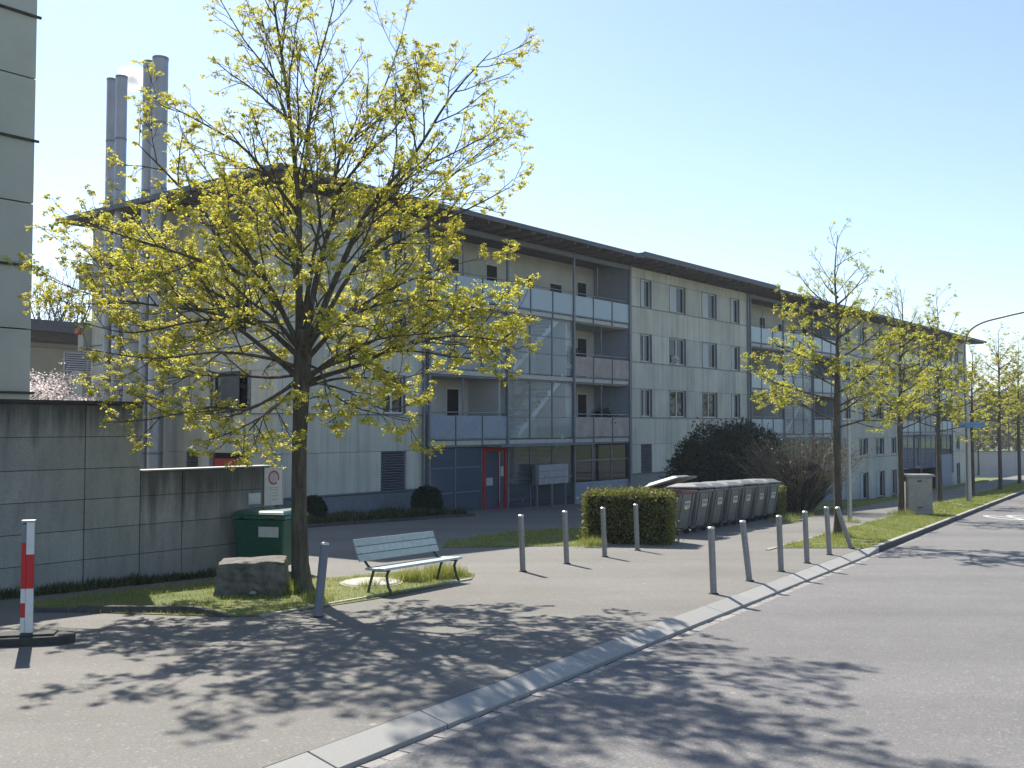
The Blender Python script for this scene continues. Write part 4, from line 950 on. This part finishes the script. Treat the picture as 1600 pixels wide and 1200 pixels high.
# red and white beacon on a rubber foot
p = G(42, 1006); bc = thing('beacon_post', 'red and white striped beacon post on a black rubber foot', 'beacon', p, radians(14))
MB().prism([(.03 + .47 * (abs(cos(a)) ** .55) * (1 if cos(a) > 0 else -1), .015 + .19 * (abs(sin(a)) ** .7) * (1 if sin(a) > 0 else -1)) for a in np.linspace(.01, 2 * pi + .01, 32, endpoint=False)], -.02, .10).build('rubber_foot', M['rubber'], bc, bevel=.02)
MB().prism([(-.28, -.12), (.30, -.12), (.30, .14), (-.28, .14)], .101, .125).build('foot_plate', M['rubber'], bc, bevel=.01)
Hb = 1.36
MB().box(-.058, .06, -.012, .012, .11, Hb - .01).build('core_board', M['rubber'], bc)
for x0, x1, y0, y1, bands in ((-.02, .082, -.05, -.02, ((.13, .62, 'white'), (.62, 1.0, 'red'), (1.0, Hb, 'white'))), (-.085, -.025, -.045, .02, ((.13, .30, 'white'), (.30, .46, 'red'), (.46, .62, 'white'), (.62, 1.13, 'red'), (1.13, Hb - .02, 'dark')))):
    for a, c, k in bands: MB().box(x0 * .78, x1 * .78, y0, y1, a + .001, c - .001).build('band', {'white': M['whitepaint'], 'red': M['redsign'], 'dark': M['steel']}[k], bc)
MB().box(-.07, .069, -.056, .026, Hb, Hb + .022).build('top_cap', M['galv'], bc)

# bench
bp = G(640, 917, .0); bn = thing('park_bench', 'pale blue green slatted bench facing the road beside the maple', 'bench', bp, KA); bn.rotation_euler = (0, .026, KA)
BL = 2.12
for y in (-.31, -.18, -.05): MB().box(-BL / 2, BL / 2, y, y + .118, .375 - .05 * (y + .31), .412 - .05 * (y + .31)).build('seat_slat', M['bench'], bn, bevel=.008)
for i, z in enumerate((.53, .645, .76)):
    MB().obox((0, .20 + (z - .53) * .42, z), BL, .03, .108, (-.40, 0, 0)).build('back_slat', M['bench'], bn, bevel=.008)
for x in (-BL / 2 + .14, BL / 2 - .14):
    MB().tube([(x, .02, .36), (x, .11, .40), (x, .225, .52), (x, .345, .80)], .02, 8).build('back_support', M['iron'], bn)
    MB().tube([(x, .03, .35), (x, -.30, .37)], .02, 8).build('seat_bearer', M['iron'], bn)
    MB().tube([(x, .0, .37), (x, .04, .25), (x, .08, .12), (x, .12, -.05)], .021, 8).build('leg', M['iron'], bn, smooth=True)
    MB().tube([(x, -.28, .37), (x, -.24, .28), (x, -.28, .12), (x, -.33, .04), (x, -.32, -.05)], .021, 8).build('leg', M['iron'], bn, smooth=True)

# rough stone block
p = G(384, 931); st = bpy.data.meshes.new('stone_block'); bm = bmesh.new(); bmesh.ops.create_cube(bm, size=1); bmesh.ops.subdivide_edges(bm, edges=bm.edges, cuts=7, use_grid_fill=True)
g = random.Random(3)
for v in bm.verts:
    x, y, z = v.co; k = .97 - .06 * (z + .5) * (1 if x < 0 else .3)
    n_ = .03 * sin(9 * x + 3 * z) * sin(7 * y + 2) + g.uniform(-.02, .02)
    v.co = ((x * k + n_) * 1.04, (y + n_) * .75, (z + .5) * .51 + .012 * sin(5 * x + 1) * (z + .5) + n_ * .35)
bm.to_mesh(st); bm.free(); so_ = link('stone_block', st, M['stone'], None, (p.x, p.y + .35, p.z - .02), .18); so_.modifiers.new('b', 'BEVEL').width = .006
tag(so_, 'rough dark stone block on the grass in front of the green container', 'stone')
# loose pebble and concrete lid
p = G(395, 929, .03); so2 = MB().lathe([(.02, 0), (.05, .01), (.055, .03), (.03, .05), (.005, .055)], 10).build('pebble', M['edging'], None, True, p); tag(so2, 'small pale pebble on the grass before the stone block', 'pebble')
p = G(580, 909, .035); ld = thing('concrete_lid', 'round pale concrete lid in the grass under the left end of the bench', 'lid', p)
MB().lathe([(.46, -.05), (.46, .0), (.44, .012), (.01, .014)], 28).build('lid_plate', M['lid'], ld); MB().lathe([(.52, -.05), (.52, -.008), (.47, -.006), (.47, -.05)], 28).build('lid_ring', M['edging'], ld)

# green container by the low wall
p = G(416, 897); gc = thing('green_container', 'dark green waste container against the low concrete wall behind the maple', 'waste container', p + Vector((0, .25, 0)), BA - pi / 2 + .42)
MB().frus(-.43, .43, -.36, .38, .14, -.50, .50, -.44, .46, .98).build('container_body', M['greenbin'], gc, bevel=.03)
MB().frus(-.54, .54, -.48, .5, .99, -.52, .52, -.46, .48, 1.05).add([], []).build('rim', M['greenbin'], gc, bevel=.01)
MB().frus(-.53, .53, -.47, .49, 1.055, -.46, .46, -.38, .42, 1.13).build('lid', M['greenbin'], gc, bevel=.03)
MB().box(.02, .40, -.465, -.445, .68, .86).build('label_plate', M['label'], gc)
for x in (-.3, .3): MB().box(x - .03, x + .03, -.52, -.49, 1.0, 1.03).build('handle', M['tyre'], gc)
for x in (-.34, .34):
    for y in (-.28, .3): MB().tube([(x - .03, y, .075), (x + .03, y, .075)], .075, 14).build('wheel', M['tyre'], gc)

# seven grey bins
def make_bin(i, s_, lab):
    p = K(s_, -5.1); o = thing('waste_bin', lab, 'waste bin', p, KA, 'grey waste bins in a row'); o.rotation_euler = (0, .026, KA)
    r = random.Random(60 + i); w = 1.14; o.rotation_euler = (0, .026, KA + r.uniform(-.03, .03))
    MB().frus(.14, w - .14, .16, .95, .16, .0, w, .0, 1.05, 1.10).build('bin_body', M['bin'], o, bevel=.03)
    MB().box(-.03, w + .03, -.045, 1.09, 1.105, 1.17).build('rim', M['binred'] if i == 0 else M['bin'], o, bevel=.012)
    for x in (.2, w - .2): MB().hexa([(x - .03, .122, .2), (x + .03, .122, .2), (x + .03, .18, .2), (x - .03, .18, .2)], [(x - .03, -.02, 1.08), (x + .03, -.02, 1.08), (x + .03, .05, 1.08), (x - .03, .05, 1.08)]).build('rib', M['bin'], o)
    tilt = .30 if i == 0 else r.uniform(.0, .05)
    ld = MB().frus(-.04, w + .04, -1.16, .02, 0, -.03, w + .03, -1.15, .01, .05).frus(.02, w - .02, -1.08, -.06, .051, .13, w - .13, -.93, -.2, .13)
    l = ld.build('lid', M['binlid'], o, bevel=.012); l.location = (0, 1.09, 1.175); l.rotation_euler = (-tilt, 0, 0)
    MB().tube([(.25, -1.2, .02), (w - .25, -1.2, .02)], .018, 8).build('lid_handle', M['bin'], l)
    x = w * .5 + r.uniform(-.05, .05); MB().hexa([(x - .2, .04, .70), (x + .2, .04, .70), (x + .2, .06, .70), (x - .2, .06, .70)], [(x - .2, .012, .90), (x + .2, .012, .90), (x + .2, .03, .90), (x - .2, .03, .90)]).build('label_sticker', M['label'], o)
    mb = MB(); 
    for q in range(4): mb.hexa([(x - .16 + q * .085, .034, .75), (x - .10 + q * .085, .034, .75), (x - .10 + q * .085, .036, .75), (x - .16 + q * .085, .036, .75)], [(x - .16 + q * .085, .0165, .85), (x - .10 + q * .085, .0165, .85), (x - .10 + q * .085, .02, .85), (x - .16 + q * .085, .02, .85)])
    mb.build('printed_marks', M['print'], o)
    for xx in (.2, w - .2):
        for y in (.22, .86):
            f = MB().box(xx - .05, xx + .05, y - .04, y + .04, .12, .17).build('caster_fork', M['galv'], o); MB().tube([(xx - .025, y - .03, .075), (xx + .025, y - .03, .075)], .075, 14).build('wheel', M['tyre'], f)
labs = ['grey bin with its lid propped open, next to the clipped hedge', 'grey bin second from the clipped hedge, lid closed', 'grey bin third from the clipped hedge', 'grey bin in the middle of the row of seven', 'grey bin third from the far end of the row', 'grey bin second from the far end of the row', 'grey bin at the far end of the row beside the smaller hedge']
for i in range(7): make_bin(i, 14.3 + i * 1.33, labs[i])

# distribution cabinet
p = G(1434, 804); cb = thing('cable_cabinet', 'weathered grey cable cabinet with overhanging lid on the grass verge', 'cabinet', p, KA - pi / 2 + .50)
MB().box(-.46, .46, -.28, .28, -.1, .16).build('plinth', M['granite'], cb, bevel=.01); MB().box(-.44, .44, -.26, .26, .16, 1.36).build('body', M['cabinet'], cb, bevel=.012)
MB().frus(-.53, .53, -.34, .34, 1.37, -.50, .50, -.31, .31, 1.45).build('lid', M['cabinet'], cb, bevel=.01)
d = MB().box(-.41, .41, -.285, -.262, .22, 1.31).build('door', M['cabinet'], cb, bevel=.006); MB().box(-.10, .06, -.30, -.286, 1.18, 1.24).build('handle', M['iron'], d); MB().box(-.1, .08, -.30, -.286, .26, .30).build('vent', M['iron'], d)

# sign pole seen edge on
p = G(1328, 816); spz = thing('sign_pole', 'grey pole with an edge on sign on the verge right of the nearest street tree', 'sign post', p); h = at(1326, 656, p.y).z - p.z
MB().tube([(0, 0, -.1), (0, 0, .8), (0, 0, h)], [.075, .07, .06], 14).build('pole', M['galv'], spz, smooth=True)
MB().obox((.0, 0, h + .02), .30, .16, .035, (0, 0, radians(10))).build('top_plate', M['signface'], spz)
# street lamp and the street name sign on it
p = G(1514, 785); lp = thing('street_lamp', 'tall grey street lamp with a curved arm reaching over the road', 'street lamp', p); Y = p.y
pts = [Vector((0, 0, -.1)), Vector((0, 0, 3)), at(1507, 560, Y) - p, at(1508, 535, Y) - p, at(1515, 517, Y - .15) - p, at(1535, 504, Y - .6) - p, at(1568, 495, Y - 1.5) - p, at(1598, 488, Y - 2.4) - p, at(1614, 485, Y - 2.9) - p]
MB().tube(pts[:3], [.13, .11, .075], 14).build('lamp_pole', M['galv'], lp, smooth=True); MB().tube(smoothline(pts[2:], 4), .045, 10).build('lamp_arm', M['steel'], lp, smooth=True)
MB().obox(pts[-1] + Vector((.25, -.3, .02)), .34, .95, .16, (.05, 0, -.6)).build('lamp_head', M['galv'], lp, bevel=.05)
q = at(1519, 664, Y - .2); sn = thing('street_sign', 'long blue street name sign on the lamp post', 'sign', q, radians(6))
MB().box(-.60, .60, -.02, .02, -.12, .12).build('sign_plate', M['blue'], sn, bevel=.004); MB().box(-.57, .57, -.024, -.021, -.045, -.035).build('border_line', M['signface'], sn); MB().box(-.57, .57, -.024, -.021, .085, .095).build('border_line', M['signface'], sn)
for x in (-.2, .0): MB().box(x - .02, x + .02, .021, .14, -.05, .05).build('clamp', M['galv'], sn)
# white scraps lying on the verge
p = G(1499, 789, .03); so3 = MB().obox((0, 0, .02), .5, .3, .03, (.05, .1, .4)).build('paper_sheet', M['whitepaint'], None, False, p); tag(so3, 'white sheet lying on the grass between tree and lamp post', 'litter')

# puff of steam beside the flues
pf = at(206, 122, 40); bm = bmesh.new(); bmesh.ops.create_icosphere(bm, subdivisions=3, radius=.75); me = bpy.data.meshes.new('steam'); bm.to_mesh(me); bm.free()
t = NT('steam'); out = t.n['Material Output']; t.n.remove(t.p); pv = t.n.new('ShaderNodeVolumePrincipled'); pv.inputs['Color'].default_value = (1, 1, 1, 1); pv.inputs['Anisotropy'].default_value = .72
ln = t.n.new('ShaderNodeVectorMath'); ln.operation = 'LENGTH'; t.l.new(t.tc.outputs['Object'], ln.inputs[0])
fall = t.math('SUBTRACT', .62, ln.outputs['Value']); dn = t.math('MAXIMUM', t.math('MULTIPLY', t.math('ADD', fall, t.math('MULTIPLY', t.math('SUBTRACT', t.noise(2.5, 4), .5), .9)), 9.0), 0.0)
t.l.new(dn, pv.inputs['Density']); t.l.new(pv.outputs[0], out.inputs['Volume'])
stm = link('steam', me, t.m, None, pf); stm.scale = (1, 1, .75); tag(stm, kind='stuff')

# thin spring haze over the whole valley
hz = MB().box(-2600, 2600, -120, 2700, -45, 98).build('haze', None); tag(hz, kind='stuff')
hm = bpy.data.materials.new('haze'); hm.use_nodes = True; hn = hm.node_tree.nodes; hn.remove(hn['Principled BSDF'])
hv = hn.new('ShaderNodeVolumePrincipled'); hv.inputs['Color'].default_value = (.80, .88, 1.0, 1); hv.inputs['Density'].default_value = .00045; hv.inputs['Anisotropy'].default_value = .35
hm.node_tree.links.new(hv.outputs[0], hn['Material Output'].inputs['Volume']); hz.data.materials.append(hm)

for (u, w, z, lab, r_, h_) in ((6.8 + 14.05 / 9 * 8.0, .45, FLOOR[1], 'dark bushy balcony plant on the lowest balcony beside the plain wall', .42, .75), (6.8 + 14.05 / 9 * 6.3, .4, FLOOR[2], 'dark plant in the corner of the middle balcony', .3, .7)):
    p = BW(u, w, z); o = thing('balcony_plant', lab, 'plant', p, 0, 'plants on the balconies')
    MB().lathe([(.16, 0), (.2, .35), (.21, .4)], 12).build('pot', M['soffit'], o, smooth=True)
    tag(npmesh('foliage', *leaf_shell(blob(int(u * 7), 900, [(0, 0, .45 + h_ * .55, r_, r_, h_ * .5)], .2), 5, .12, .09, .5), M['ever'], o), kind='stuff')
p = BW(25.3, .06, SILL[2] + .07); o = thing('sill_bundle', 'white crumpled bundle on the sill of the second window in the middle row', 'bundle', p)
tag(npmesh('cloth', *leaf_shell(blob(3, 260, [(0, 0, .16, .22, .07, .16)], .2), 6, .12, .02, .9), M['whitepaint'], o), kind='stuff')

# far wood beyond the end of the street
g = np.random.default_rng(77); P = []; N = []
for i in range(70):
    y = g.uniform(150, 330); x = y * g.uniform(.40, .66); h = g.uniform(6, 12); z0 = -4.3 - (y - 200) * .012 * (y > 200)
    p_, n_ = blob(i, 330, [(x, y, z0 + h * .55, h * .38, h * .38, h * .5)], .35); p_ = p_ + 0; keep = p_[:, 2] > z0; P.append(p_[keep]); N.append(n_[keep])
P, N = np.concatenate(P), np.concatenate(N)
M['farleaf'] = leaf('far wood', [(.10, .12, .05), (.16, .15, .07), (.09, .08, .06), (.22, .23, .07), (.13, .11, .09)], .35)
tag(npmesh('far_wood', *leaf_shell((P, N), 78, 1.1, .8, .6), M['farleaf']), kind='stuff')
